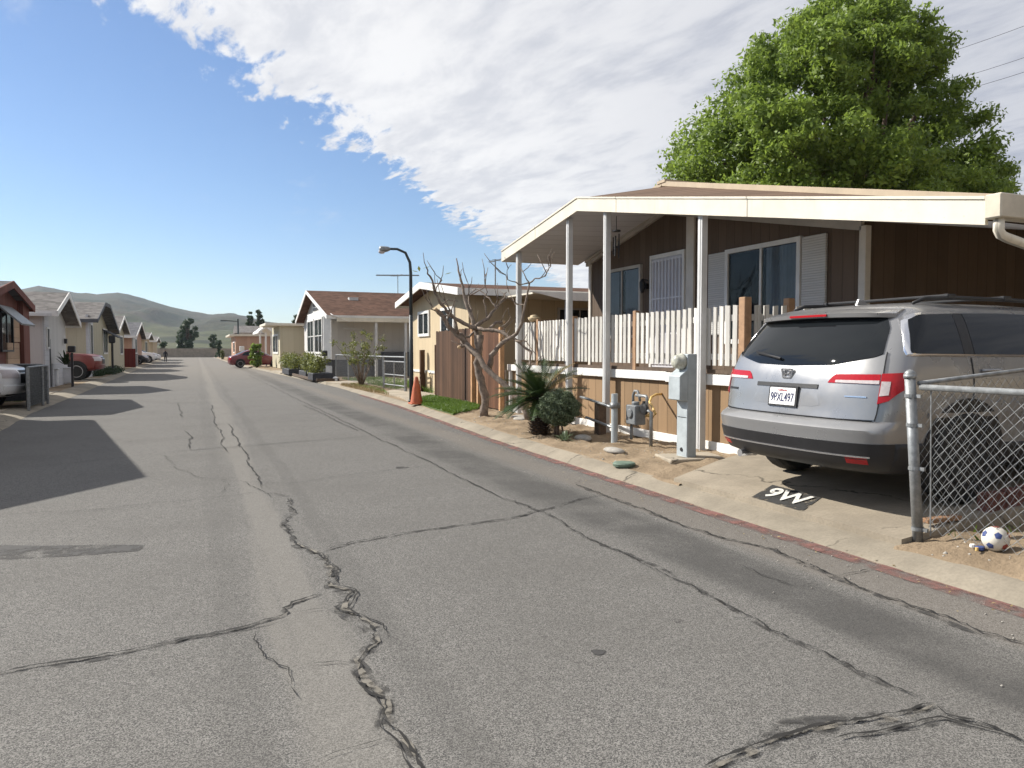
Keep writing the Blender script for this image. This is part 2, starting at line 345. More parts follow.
uv = N.add('CombineXYZ', {0: u, 1: v, 2: 0.0}).outputs[0]
warp = N.add('TexNoise', {'Vector': uv, 'Scale': .9, 'Detail': 3.0}).outputs[1]
uvw = N.add('VectorMath', {0: uv, 1: N.add('VectorMath', {0: warp, 'Scale': .35}, operation='SCALE').outputs[0]}, operation='ADD').outputs[0]
dist = N.math('DIVIDE', N.math('ADD', N.math('SUBTRACT', N.math('MULTIPLY', u, 1.5), v), 2.66), 1.8)
n1 = N.noise(uvw, 1.1, 6, .6); n4 = N.noise(N.add('Mapping', {0: uvw, 'Rotation': (0, 0, R(-12)), 'Scale': (8.5, 3.0, 1)}).outputs[0], 1.0, 5, .6); n2 = N.noise(N.add('Mapping', {0: uvw, 'Rotation': (0, 0, R(-16)), 'Scale': (13, 4.4, 1)}).outputs[0], 1.0, 5, .6); n3 = N.noise(N.add('Mapping', {0: uvw, 'Scale': (2.9, 1.25, 1)}).outputs[0], 1.0, 6, .62)
den = N.math('ADD', N.math('MULTIPLY', dist, 2.4), N.math('ADD', N.math('MULTIPLY', N.math('SUBTRACT', n1, .5), 1.6), N.math('ADD', N.math('MULTIPLY', N.math('SUBTRACT', n2, .5), 2.6), N.math('MULTIPLY', N.math('SUBTRACT', n3, .5), 1.8))))
cov = N.ramp(den, -.15, .42)
hole = N.ramp(N.math('ADD', n3, N.math('MULTIPLY', n1, .35)), .36, .50, .0, 1.0)
deep = N.ramp(dist, .45, 2.5)
cov = N.math('MULTIPLY', cov, N.math('MAXIMUM', hole, N.ramp(dist, .15, .7, .0, 1.0)))
wisp = N.math('MULTIPLY', N.ramp(N.noise(N.add('Mapping', {0: uvw, 'Scale': (1.4, .5, 1)}).outputs[0], 1.0, 7, .68), .56, .74, 0, .28), N.ramp(dist, -2.2, -.3))
cov = N.math('MAXIMUM', cov, wisp)
shade = N.math('ADD', N.math('MULTIPLY', deep, .62), N.math('MULTIPLY', N.ramp(N.math('ADD', N.math('ADD', N.math('MULTIPLY', n3, .5), N.math('MULTIPLY', n4, .35)), N.math('MULTIPLY', n1, .3)), .48, .72), .50))
ccol = N.mix(shade, (1.06, 1.05, 1.045), (.52, .545, .63))
CLOUD_STR = .57; SKY_STR = .073
bg1 = N.add('Background', {0: N.mix(1.0, sky, (.90, .945, 1.04), 'MULTIPLY'), 1: SKY_STR}); bg2 = N.add('Background', {0: ccol, 1: CLOUD_STR})
mx = N.add('MixShader', {0: N.math('MULTIPLY', cov, .94), 1: bg1.outputs[0], 2: bg2.outputs[0]})
N.t.links.new(mx.outputs[0], N.add('OutputWorld').inputs[0])
vs = SC.view_settings; vs.view_transform = 'Standard'; vs.look = 'None'; vs.exposure = .72; vs.gamma = 1; vs.use_curve_mapping = False
# ------------------------------------------------------------------ ground, road, kerbs, hills
RKP = [(-30, 4.22), (5, 4.24), (8, 4.32), (11, 4.4), (15, 4.62), (19, 4.82), (30, 5.0), (45, 4.5), (70, 3.75), (100, 3.3), (160, 3.1)]
LKP = [(-30, -3.1), (12, -3.15), (16, -3.25), (20, -3.5), (28, -3.55), (40, -3.75), (60, -4.0), (100, -4.15), (160, -5.2)]
def ip(P, y): return float(np.interp(y, [a for a, b in P], [b for a, b in P]))
YS = sorted(set([-30, -10] + list(np.arange(-6, 60, 1.0)) + list(np.arange(60, 161, 5.0))))
b = MB(); b.face((-2100, -290, -.08), (2100, -290, -.08), (2100, 2590, -.08), (-2100, 2590, -.08)); struct(b.build('ground', M['earth']))
b = MB()
for y0, y1 in zip(YS, YS[1:]): b.face((ip(LKP, y0)-.05, y0, 0), (ip(RKP, y0)+.05, y0, 0), (ip(RKP, y1)+.05, y1, 0), (ip(LKP, y1)-.05, y1, 0))
struct(b.build('road', M['asphalt'], merge=True))
def kerb(P, sgn, prof, name, m, dip=None):
    b = MB(); rows = []
    for y in YS2:
        k, wd = dip(y) if dip else (1, 1)
        x = ip(P, y)+.012*math.sin(y*3.1)+.008*math.sin(y*7.7)
        rows.append([(x+sgn*o*wd, y, z*(k if z > .005 else 1)) for o, z in prof])
    for a, c in zip(rows, rows[1:]):
        for i in range(len(prof)-1): b.face(a[i], a[i+1], c[i+1], c[i])
    return smooth_by(struct(b.build(name, m, merge=True)))
YS2 = sorted(set(list(np.arange(-8, 24, .25))+YS))
def dipr(y):
    d = max(0, min(1, (6.9-y)/.5))*max(0, min(1, (y-3.3)/.4)); return 1-.15*d, 1+.38*d
kerb(RKP, 1, [(0, .003), (.02, .012), (.10, .042), (.20, .075), (.255, .084), (.265, -.06)], 'kerb', M['concrete'], dipr)
kerb(LKP, -1, [(0, .003), (.03, .012), (.16, .05), (.36, .088), (.62, .094), (.63, -.06)], 'kerb_far_side', M['concrete'])
b = MB()
for y0, y1 in zip(YS2, YS2[1:]):
    if y0 < 24 and y0 > -6: b.face((ip(RKP, y0)-.15, y0, .0058), (ip(RKP, y0)+.004, y0, .0062), (ip(RKP, y1)+.004, y1, .0062), (ip(RKP, y1)-.15, y1, .0058))
struct(b.build('kerb_edge_paint', M['red_kerb']))
# yards
def hn(x, y): return .014*math.sin(x*7.1+y*2.3)+.012*math.sin(y*9.3-x*4.1)+.012*math.sin(x*17+1)*math.sin(y*15)+.008*math.sin(x*31+y*9)*math.sin(y*27)
def yard_z(x, y):
    d = x-ip(RKP, y)-.24; berm = .075*max(0, min(1, (3.7-y)/.35))*min(1, max(0, d/.3))*max(0, 1-max(0, d-.7)/1.5)
    return .079+berm+(hn(x, y)+.028)*min(1, max(0, d/.35))
gxs = [-.03]+list(np.arange(0, 2.7, .06)); gys = list(np.arange(-3, 18.6, .09))
V = [(ip(RKP, y)+.245+x+.012*math.sin(y*11)*(x < .1), y, yard_z(ip(RKP, y)+.245+x, y) if x >= 0 else .0) for y in gys for x in gxs]; n = len(gxs)
Q = [(j*n+i, j*n+i+1, (j+1)*n+i+1, (j+1)*n+i) for j in range(len(gys)-1) for i in range(n-1) if not 3.74 < gys[j] < 6.3 or gxs[i] > .3]
o = rawmesh('yard_soil', V, Q, M['dirt']); struct(o); o.data.polygons.foreach_set('use_smooth', [True]*len(Q))
b = MB()
for y0, y1 in zip(YS, YS[1:]):
    xa, xb = (ip(RKP, y0)+(2.85 if y0 < 18 else .25), ip(RKP, y1)+(2.85 if y1 < 18 else .25))
    b.face((xa, y0, .085), (60, y0, .085), (60, y1, .085), (xb, y1, .085))
struct(b.build('right_lots', M['dirt'], merge=True))
b = MB()
for y0, y1 in zip(YS, YS[1:]): b.face((-60, y0, .08), (ip(LKP, y0)-.62, y0, .08), (ip(LKP, y1)-.62, y1, .08), (-60, y1, .08))
struct(b.build('left_lots', M['dirt'], merge=True))
# driveways
def zd(x): return float(np.interp(x, [4.4, 4.58, 5.4, 6.5, 8, 14], [.10, .118, .21, .27, .30, .30]))
xs = list(np.arange(4.56, 8, .12))+[9, 11, 14]
def dl(x): return float(np.interp(x, [4.56, 6.3, 6.6], [6.5, 7.2, 7.28]))
b = MB()
for x0, x1 in zip(xs, xs[1:]):
    b.face((x0, 3.76, zd(x0)), (x1, 3.76, zd(x1)), (x1, dl(x1), zd(x1)), (x0, dl(x0), zd(x0)))
    for yy0, yy1 in ((3.76, 3.76), (dl(x0), dl(x1))): b.face((x0, yy0, 0), (x1, yy1, 0), (x1, yy1, zd(x1)), (x0, yy0, zd(x0)))
b.face((4.56, 3.76, 0), (4.56, 6.5, 0), (4.56, 6.5, zd(4.56)), (4.56, 3.76, zd(4.56)))
smooth_by(struct(b.build('driveway', M['drive'], merge=True)))
b = MB(); b.pz([(5.1, 19.0), (6.6, 21.4), (6.6, 25.5), (5.3, 23.3), (5.36, 21)], .0, .128); b.pz([(4.92, 31.6), (8, 34.5), (12, 36), (12, 31.5), (5.47, 29.6)], 0, .12)
b.pz([(4.55, 46), (5.0, 46), (5.0, 51.2), (4.5, 51.2)], 0, .11)
struct(b.build('front_path', M['pad']))
b = MB(); b.pz([(-3.9, 16.9), (-9, 16.9), (-9, 20.2), (-4.0, 20.2)], 0, .10); b.pz([(-4.2, 26.6), (-4.2, 28.6), (-9, 28.6), (-9, 26.6)], 0, .1); b.pz([(-4.4, 41.5), (-12, 41.5), (-12, 37.2), (-4.4, 37.2)], 0, .1)
struct(b.build('far_driveway', M['pad']))
# hills
def skyl(a):   # a: image column -> skyline row, from the ridge line in the photograph
    return float(np.interp(a, [-700, -200, 0, 20, 39, 50, 62, 80, 105, 118, 130, 150, 170, 190, 210, 235, 262, 300, 360, 420, 600, 1100, 1500], [300, 296, 293, 289, 284.5, 286.5, 288.5, 292, 292.5, 291, 293, 299, 306, 310.5, 313.5, 312.5, 320, 328, 332, 330, 334, 336, 336]))
na, nd = 420, 84; V = []
for i in range(na):
    col = -700+2200*i/(na-1); d0 = ray(col, 350); az = math.atan2(d0.x, d0.y); dep = math.cos(az-PSI)
    for j in range(nd):
        t = j/(nd-1); dist_ = 520+1350*t
        hr = (350-skyl(col))/F*(1620*dep)*.985
        s_ = min(1, max(0, (dist_-560)/1060)); s_ = s_**1.25
        if dist_ > 1620: s_ = 1-.5*((dist_-1620)/250)
        px_, py_ = math.sin(az)*dist_, math.cos(az)*dist_
        rg = MN.ridged_multi_fractal(Vector((px_*.0042, py_*.0042, .3)), .85, 2.1, 6, 1.0, 2.0)-1.15
        w = 26*rg+9*MN.noise(Vector((px_*.02, py_*.02, 2)))+4*MN.noise(Vector((px_*.05, py_*.05, 5)))
        edge = max(0, 1-s_)**.7 if dist_ <= 1620 else 0
        V.append((px_, py_, max(-2, hr*s_+w*min(1, s_*2.4)*edge+2.0*MN.noise(Vector((az*90, dist_*.01, 1)))*s_+(H if s_ > 0 else 0)-.5)))
Q = [(i*nd+j, i*nd+j+1, (i+1)*nd+j+1, (i+1)*nd+j) for i in range(na-1) for j in range(nd-1)]
N = NT(bpy.data.materials.new('hill_scrub')); p = N.pos()
c = N.mix(N.ramp(N.noise(p, .006, 8, .7), .38, .6), (.034, .037, .022), (.070, .058, .038)); c = N.mix(N.ramp(N.noise(p, .03, 7, .75), .5, .62, 0, .75), c, (.04, .05, .025))
zz = N.add('SeparateXYZ', {0: p}).outputs[2]; c = N.mix(N.math('MULTIPLY', N.ramp(zz, 10, 55, .6, 0), N.ramp(N.noise(p, .012, 5, .6), .42, .56)), c, (.10, .115, .05))
hm = N.out(N.bsdf(c, .95, N.noise(p, .05, 6, .7), .6, 8.0, Specular_IOR_Level=.1))
o = rawmesh('hills', V, Q, hm); struct(o); o.data.polygons.foreach_set('use_smooth', [True]*len(Q))

# ------------------------------------------------------------------ cracks, patches
def z4(l): return [gz(x/1.979, 380+y/1.979) for x, y in l]
def z5(l): return [gz(512+x/2, 440+y/2) for x, y in l]
def z8(l): return [gz(200+x/6.4, 380+y/6.4) for x, y in l]
def strip(mb, pts, w, z, jit=.012, seg=.06, wj=.5, off=0.0):
    P = []
    for a, c in zip(pts, pts[1:]):
        L = (c-a).length; k = max(1, min(80, int(L/seg)))
        for i in range(k): P.append(a.lerp(c, i/k))
    P.append(pts[-1]); m = len(P); rows = []
    wob = 0
    for i, q in enumerate(P):
        t = P[min(i+1, m-1)]-P[max(i-1, 0)]; t.z = 0; t.normalize(); nn = Vector((-t.y, t.x, 0))
        wob = wob*.75+random.gauss(0, jit); e = min(1, i/3+.15, (m-1-i)/3+.15)
        hw = w*.5*e*max(.15, 1+random.uniform(-wj, wj)); c = q+nn*(wob+off)
        rows.append((c-nn*hw, c+nn*hw))
    for r0, r1 in zip(rows, rows[1:]):
        mb.face(*[(q.x, q.y, z) for q in (r0[0], r0[1], r1[1], r1[0])])
mainc = z4([(570, 235), (580, 265), (562, 285), (585, 325), (630, 345), (655, 375), (650, 410), (690, 420), (680, 455), (740, 490), (748, 520), (705, 555), (720, 600), (760, 630), (770, 690), (800, 730), (830, 765), (850, 800)])
leftc = z4([(-20, 585), (60, 572), (150, 560), (270, 535), (370, 510), (480, 490), (555, 470), (565, 450), (640, 425)])
rightc = z4([(640, 340), (700, 322), (800, 305), (900, 290), (1010, 275)])+z5([(90, 135), (140, 118), (180, 112)])
seam = z5([(-14, 118), (70, 150), (150, 195), (270, 250), (370, 300), (500, 375), (620, 430), (700, 470), (820, 520)])
gut = z5([(125, 90), (180, 110), (260, 140), (350, 175), (430, 200), (520, 220), (580, 245), (650, 275), (750, 315), (850, 350), (940, 385), (1040, 410)])
bot = z5([(400, 665), (540, 600), (620, 580), (700, 570), (800, 555), (850, 535)]); bot2 = z5([(850, 535), (870, 550), (960, 580), (1040, 615)]); bot3 = z5([(540, 660), (640, 600), (720, 590), (860, 560), (940, 580), (1040, 605)])
fines = [z4([(510, 500), (525, 550), (565, 575), (580, 610), (600, 630)]), z4([(565, 572), (620, 565), (690, 555)]), z4([(-10, 270), (180, 258), (300, 245), (430, 235), (520, 222)]),
 z4([(330, 150), (345, 175), (400, 195), (480, 203), (570, 207), (700, 188), (850, 170)]), z4([(-10, 180), (150, 165), (300, 148), (420, 135), (560, 125), (735, 112)]), z4([(630, 757), (700, 735), (770, 715)]), z4([(580, 465), (640, 460), (700, 465)]),
 z5([(640, 220), (600, 226), (560, 230)]), z5([(650, 275), (720, 262), (760, 255)]), z5([(450, 250), (520, 280), (575, 297)]), z5([(575, 297), (640, 280)]), z5([(120, 90), (140, 82), (175, 80)]), z4([(520, 222), (545, 228), (570, 235)]), z4([(480, 203), (520, 222), (540, 232)]), z4([(440, 225), (450, 205), (440, 200)])]
far_l = [z8([(-200, 470), (0, 445), (250, 430), (560, 405), (1024, 370)]), z8([(-120, 305), (0, 292), (300, 275), (860, 260)]), z8([(-100, 252), (0, 248), (450, 228), (770, 215)]), z8([(-60, 130), (0, 125), (500, 108), (640, 105)]), z8([(60, 180), (500, 170), (1024, 155)]), z8([(-20, 80), (200, 72), (420, 70)])]
longl = [[Vector((2.72, y, 0)) for y in (6.6, 12, 20, 30, 45)], z8([(640, 160), (720, 190), (800, 225), (870, 260), (1024, 330)]), z4([(355, 45), (357, 75)]), z4([(365, 100), (378, 112), (375, 140)]), z8([(70, 160), (110, 300), (150, 410), (190, 470)]), z8([(170, 280), (240, 380), (330, 540), (400, 700)])]
tarb = MB(); sed = MB(); crk = MB(); zt = .0032
for l, w in ((mainc, .07), (leftc, .045), (rightc, .03), (gut, .05), (seam, .04), (bot, .12), (bot2, .06), (bot3[1:], .07)):
    strip(tarb, l, w, zt, .01, .09, .5); zt += .0004
strip(sed, mainc[3:], .030, .0085, .006, .07, .6, .012); strip(sed, bot, .035, .0087, .004, .05, .5, .0)
for l, w in ((mainc, .010), (leftc, .011), (rightc, .008), (gut, .011), (seam, .007), (bot2, .012)): strip(crk, l, w, .0105+random.random()*.001, .010, .03, 1.0)
strip(crk, bot, .016, .0112, .006, .04, .8, .03); strip(crk, bot3[1:], .009, .0120, .007, .04, .9)
strip(crk, mainc[4:11], .007, .0118, .012, .05, .9, .035); strip(crk, mainc[12:], .006, .0118, .012, .05, .9, -.03); strip(crk, leftc[3:7], .006, .0118, .01, .05, .8, -.04)
for l in fines: strip(crk, l, .006, .0107+random.random()*.001, .012, .05, .8)
for l in far_l+longl: strip(crk, l, .014, .0108+random.random()*.001, .014, .15, .6)
struct(tarb.build('crack_tar', M['tar'], fixn=False)); struct(sed.build('crack_grit', M['sediment'], fixn=False)); struct(crk.build('road_cracks', M['crack'], fixn=False))
b = MB(); b.face(*[(*gz(x, y).xy, .0026) for x, y in ((-10, 545), (40, 546), (100, 545), (146, 545), (140, 551), (90, 555), (30, 559), (-10, 560))])
for cx, cy, r in ((1.75, 3.1, .035), (2.35, 3.3, .03), (2.3, 9, .08)):
    b.face(*[(cx+r*(1+.3*math.sin(3*a+cx))*math.cos(a), cy+r*math.sin(a), .0027) for a in np.arange(0, 6.28, .5)])
struct(b.build('oil_stain', M['stain'], fixn=False))
# kerb joints
b = MB()
for y in (-1.1, 1.4, 2.2, 7.05, 9.2, 12.3, 15.4, 18.5):
    x = ip(RKP, y); strip(b, [Vector((x+.01, y, 0)), Vector((x+.12, y+.03, 0)), Vector((x+.25, y+.02, 0))], .012, 0, .006, .05, .6)
vs_ = []
for x, y, z in b.v:
    o_ = x-ip(RKP, y); vs_.append((x, y, float(np.interp(o_, [0, .02, .10, .20, .255], [.005, .014, .044, .077, .086]))*1.0+.004))
b.v = vs_; struct(b.build('kerb_joints', M['crack'], fixn=False))
# ------------------------------------------------------------------ vehicles: body lofted from level outlines, panels laid on its surface
class Body:
    """rows: (z, rear x, half width, front x); rear/front corner depth rr/rf; local x runs from the rear to the front"""
    def __init__(s, rows, org, ang=0.0, rr=.32, rf=.45, n=2.6):
        s.r = rows; s.o = Vector(org); s.ca = math.cos(ang); s.sa = math.sin(ang); s.rr = rr; s.rf = rf; s.n = n
        s.z = [r[0] for r in rows]
    def at(s, z): return [float(np.interp(z, s.z, [r[i] for r in s.r])) for i in (1, 2, 3)]
    def W(s, x, y, z): return Vector((s.o.x+x*s.ca-y*s.sa, s.o.y+x*s.sa+y*s.ca, s.o.z+z))
    def rear(s, t, z):
        xr, hw, xf = s.at(z); a = min(1, abs(t)); return (xr+s.rr*(1-(1-a**s.n)**(1/s.n)), hw*t, z)
    def front(s, t, z):
        xr, hw, xf = s.at(z); a = min(1, abs(t)); return (xf-s.rf*(1-(1-a**s.n)**(1/s.n)), hw*t, z)
    def side(s, x, z, sg):
        xr, hw, xf = s.at(z); a = 1.0
        if x < xr+s.rr: k = max(0, min(1, 1-(x-xr)/s.rr)); a = (1-k**s.n)**(1/s.n)
        if x > xf-s.rf: k = max(0, min(1, 1-(xf-x)/s.rf)); a = (1-k**s.n)**(1/s.n)
        return (x, sg*hw*a, z)
    def mesh(s, name, m, parent, sub=4):
        ts = [math.sin(a) for a in np.linspace(-math.pi/2, math.pi/2, 25)]; zs = []
        for a, c in zip(s.z, s.z[1:]): zs += [a+(c-a)*i/sub for i in range(sub)] if c-a > .06 else [a]
        zs.append(s.z[-1]); b = MB(); L = None
        for z in zs:
            loop = [s.rear(t, z) for t in ts]
            xr, hw, xf = s.at(z); xa, xb = xr+s.rr, xf-s.rf
            mid = [(xa+(xb-xa)*i/16, hw, z) for i in range(1, 16)]
            fr = [s.front(t, z) for t in reversed(ts)]
            loop = loop+mid+fr+[(x, -y, zz) for x, y, zz in reversed(mid)]
            k = len(loop); b.v += [tuple(s.W(*q)) for q in loop]
        for j in range(len(zs)-1):
            for i in range(k): b.f.append((j*k+i, j*k+(i+1) % k, (j+1)*k+(i+1) % k, (j+1)*k+i))
        b.f.append(tuple(range(k-1, -1, -1))); b.f.append(tuple(range((len(zs)-1)*k, len(zs)*k)))
        return smooth_by(b.build(name, m, parent), 38)
    def patch(s, name, m, parent, cols, kind, off=.004, nq=16, nz=6, sg=-1, th=.012, pos=None):
        """cols: (coordinate, z low, z high) along a face; kind rear/front (coordinate = y fraction) or side (coordinate = x)"""
        qs = np.linspace(cols[0][0], cols[-1][0], nq) if kind == 'side' else np.sin(np.linspace(math.asin(cols[0][0]), math.asin(cols[-1][0]), nq)); cx = [c[0] for c in cols]; G = []
        fn = {'rear': s.rear, 'front': s.front}.get(kind) or (lambda x, z: s.side(x, z, sg))
        for q in qs:
            z0, z1 = np.interp(q, cx, [c[1] for c in cols]), np.interp(q, cx, [c[2] for c in cols])
            for j in range(nz+1):
                z = z0+(z1-z0)*j/nz; e = .004
                p = Vector(fn(q, z)); d1 = Vector(fn(q+e, z))-Vector(fn(q-e, z)); d2 = Vector(fn(q, z+e))-Vector(fn(q, z-e))
                nn = d1.cross(d2)
                if nn.length < 1e-9: nn = Vector((-1, 0, 0))
                nn.normalize(); ref = Vector((-1, 0, 0)) if kind == 'rear' else Vector((1, 0, 0)) if kind == 'front' else Vector((0, sg, 0))
                if nn.dot(ref) < 0: nn = -nn
                G.append((p+nn*off, p-nn*th))
        b = MB() if pos is None else pos; m_ = nz+1; base = len(b.v)
        b.v += [tuple(s.W(*g[0])) for g in G]+[tuple(s.W(*g[1])) for g in G]; K = len(G); A = lambda i, j: base+i*m_+j
        for i in range(nq-1):
            for j in range(nz): b.f.append((A(i, j), A(i+1, j), A(i+1, j+1), A(i, j+1)))
        bd = [(i, 0) for i in range(nq)]+[(nq-1, j) for j in range(1, m_)]+[(i, nz) for i in range(nq-2, -1, -1)]+[(0, j) for j in range(nz-1, 0, -1)]
        for (a, c), (d, e) in zip(bd, bd[1:]+bd[:1]): b.f.append((A(a, c), A(d, e), A(d, e)+K, A(a, c)+K))
        if pos is not None: return b
        return smooth_by(b.build(name, m, parent), 40)
def wheel(B, parent, x, y, z, r, w=.24, spokes=6, rimm='rim'):
    c = B.W(x, y, z); ax = B.W(x, y+1, z)-B.W(x, y, z); sg = 1 if y > 0 else -1
    t = MB().lathe([(r*.62, -w/2), (r*.9, -w/2), (r*.985, -w*.36), (r, -w*.2), (r, w*.2), (r*.985, w*.36), (r*.9, w/2), (r*.62, w/2)], c, ax, 28).build('wheel', M['rubber'], parent, smooth=False)
    f = MB(); f.lathe([(r*.60, -.03), (r*.66, -.03), (r*.66, .03), (r*.60, .03), (r*.60, -.03)], c+ax*sg*w*.42, ax, 28, False)
    u = ax.orthogonal().normalized(); v_ = ax.cross(u)
    for k in range(spokes):
        a = 2*math.pi*k/spokes; d = u*math.cos(a)+v_*math.sin(a); f.bar(c+ax*sg*w*.40+d*r*.1, c+ax*sg*w*.42+d*r*.62, .07*r/.36, .03, ax)
    f.cyl(c+ax*sg*w*.36, ax, r*.17, .06, 14); MB().cyl(c+ax*sg*w*.18, ax, r*.63, .02, 20).build('wheel_shade_disc', M['black'], t)  # black disc behind the spokes stands in for shade inside the wheel
    f.build('rim', M[rimm], t); return t

def build_suv():
    org = (4.55, 5.03, 0)
    rows = [(.49, .20, .88, 4.35), (.54, .08, .93, 4.5), (.62, .03, .945, 4.55), (.74, .0, .95, 4.58), (.75, .0, .952, 4.58), (.80, -.012, .955, 4.58), (.835, -.015, .957, 4.57), (.865, .012, .96, 4.57), (.902, .085, .965, 4.56), (.97, .10, .978, 4.55), (1.10, .12, .985, 4.5), (1.19, .14, .985, 4.42), (1.25, .155, .98, 4.2), (1.33, .185, .965, 3.6),
            (1.40, .215, .95, 3.40), (1.50, .275, .92, 3.25), (1.60, .345, .885, 3.1), (1.70, .42, .845, 2.92), (1.735, .45, .825, 2.85), (1.78, .50, .78, 2.75), (1.815, .60, .70, 2.6), (1.84, .78, .58, 2.35), (1.852, 1.0, .42, 2.1)]
    B = Body(rows, org)
    t = thing('parked_suv', 'silver-blue sport utility vehicle with roof rails backed up to the street on the concrete driveway', 'car', (4.55+2.2, 5.03, .25))
    P = M['suv']; B.mesh('body', P, t)
    B.patch('lower_bumper', M['black'], t, [(-1, .50, .735), (1, .50, .735)], 'rear', .009, 60, 6)
    b = B.patch('', None, t, [(.30, .50, .735), (.62, .50, .73), (4.0, .50, .62)], 'side', .0105, 60, 6, -1, pos=MB()); B.patch('', None, t, [(.30, .50, .735), (.62, .50, .73), (4.0, .50, .62)], 'side', .0105, 60, 6, 1, pos=b)
    b.build('side_cladding', M['black'], t, smooth=True)
    b = MB()
    for k in (-1, 1):
        for seg in ((-.93, -.1) if k < 0 else (.1, .93),): pass
    b = B.patch('', None, t, [(-.9, .625, .637), (.9, .625, .637)], 'rear', .012, 30, 1, pos=MB()); b.build('bumper_strip', M['chrome'], t)
    hatch = B.patch('tailgate', P, t, [(-.872, .915, 1.412), (-.80, .912, 1.385), (-.45, .905, 1.318), (0, .903, 1.305), (.45, .905, 1.318), (.80, .912, 1.385), (.872, .915, 1.412)], 'rear', .011, 48, 10)
    g = B.patch('rear_window', M['darkglass'], t, [(-.85, 1.42, 1.62), (-.81, 1.395, 1.712), (-.45, 1.33, 1.715), (0, 1.318, 1.715), (.45, 1.33, 1.715), (.81, 1.395, 1.712), (.85, 1.42, 1.62)], 'rear', .009, 48, 8)
    w0 = B.W(*B.rear(.13, 1.375))+Vector((-.03, 0, 0)); w1 = B.W(*B.rear(.52, 1.43))+Vector((-.03, 0, 0))
    MB().tube([w0, w0.lerp(w1, .35), w1], [.012, .011, .006], 6).bar(w0.lerp(w1, .4), w1, .012, .02).build('wiper', M['black'], g)
    # spoiler with brake light
    sp = MB()
    for i in range(24):
        t0, t1 = -.88+1.76*i/24, -.88+1.76*(i+1)/24; q = []
        for tt in (t0, t1):
            x, y, z = B.rear(tt, 1.72); e = min(1, (.9-abs(tt))*7+.1); xx = x-.085*e; dz = -.022*abs(tt)**2.5; q.append([(x+.26, y*.95, 1.822+dz*2), (x+.05, y, 1.79+dz), (xx, y, 1.755+dz), (xx+.006, y, 1.722+dz), (x+.05, y, 1.712+dz)])
        for a in range(5): sp.face(*[B.W(*p) for p in (q[0][a], q[1][a], q[1][(a+1) % 5], q[0][(a+1) % 5])])
        if i == 0: sp.face(*[B.W(*p) for p in q[0]])
        if i == 23: sp.face(*[B.W(*p) for p in q[1]])
    s_ = smooth_by(sp.build('spoiler', P, t, merge=True), 30)
    x, y, z = B.rear(0, 1.72); MB().obb(B.W(x-.078, 0, 1.741), (.012, 0, 0), (0, .21, 0), (0, 0, .009)).build('brake_light', M['red_lens'], s_)
    # tail lights
    for sg in (1, -1):
        L = B.patch('tail_light', M['red_lens'], t, [(sg*.45, 1.185, 1.19), (sg*.50, 1.185, 1.252), (sg*.862, 1.185, 1.258)] if sg > 0 else [(-.862, 1.185, 1.258), (-.50, 1.185, 1.252), (-.45, 1.185, 1.19)], 'rear', .016, 16, 3)
        B.patch('reverse_strip', M['clear_lens'], L, [(sg*.52, 1.188, 1.208), (sg*.86, 1.186, 1.212)] if sg > 0 else [(-.86, 1.186, 1.212), (-.52, 1.188, 1.208)], 'rear', .0195, 12, 1)
        B.patch('red_lens', M['red_lens'], L, sorted([(sg*.868, 1.035, 1.262), (sg*.93, 1.062, 1.267), (sg*.988, 1.15, 1.272)]), 'rear', .018, 14, 4)
        B.patch('red_lens', M['red_lens'], L, [(.352, 1.165, 1.272), (.40, 1.22, 1.273), (.455, 1.268, 1.274)], 'side', .016, 10, 4, sg)
        B.patch('clear_lens', M['clear_lens'], L, sorted([(sg*.873, 1.095, 1.205), (sg*.925, 1.105, 1.205)]), 'rear', .0205, 8, 3)
        B.patch('reflector', M['red_lens'], t, sorted([(sg*.72, .575, .625), (sg*.88, .575, .625)]), 'rear', .010, 8, 2)
    gp = B.patch('', None, t, [(-.86, .898, .908), (.86, .898, .908)], 'rear', .013, 40, 1, pos=MB())
    gp.build('tailgate_seam', M['black'], t)
    for sg in (1, -1): B.patch('tailgate_seam', M['black'], t, sorted([(sg*.873, .905, 1.43), (sg*.8775, .905, 1.43)]), 'rear', .0125, 3, 10)
    # plate recess, plate, emblem
    B.patch('plate_recess', M['suv'], t, [(-.40, 1.0, 1.005), (-.33, .985, 1.15), (.33, .985, 1.15), (.40, 1.0, 1.005)], 'rear', .0125, 12, 3)
    B.patch('tailgate_grip', M['black'], t, [(-.36, 1.13, 1.165), (.36, 1.13, 1.165)], 'rear', .018, 12, 2)
    x = B.rear(0, 1.06)[0]-.026; pz = 1.055
    pf = MB().obb(B.W(x+.004, 0, pz), (.006, 0, 0), (0, .168, 0), (.010, 0, .088)).build('plate_frame', M['black'], t)
    MB().obb(B.W(x-.004, 0, pz), (.003, 0, 0), (0, .150, 0), (.008, 0, .072)).build('licence_plate', M['plate'], pf)
    text('plate_number', '9PXL497', .105, B.W(x-.010, 0, pz-.012), (0, -1, 0), (.11, 0, 1), M['plate_ink'], pf, .001, .001, .27)
    text('plate_state', 'California', .026, B.W(x-.004, 0, pz+.052), (0, -1, 0), (.11, 0, 1), M['plate_red'], pf, .001)
    e = MB(); x = B.rear(0, 1.245)[0]-.020
    for y0, z0, y1, z1 in ((-.045, 1.21, -.062, 1.285), (.045, 1.21, .062, 1.285), (-.045, 1.21, .045, 1.21), (-.062, 1.285, .062, 1.285), (-.026, 1.222, -.034, 1.275), (.026, 1.222, .034, 1.275), (-.028, 1.245, .028, 1.245)):
        e.bar(B.W(x, y0, z0), B.W(x, y1, z1), .012, .012, (1, 0, 0))
    e.build('emblem', M['chrome'], t)
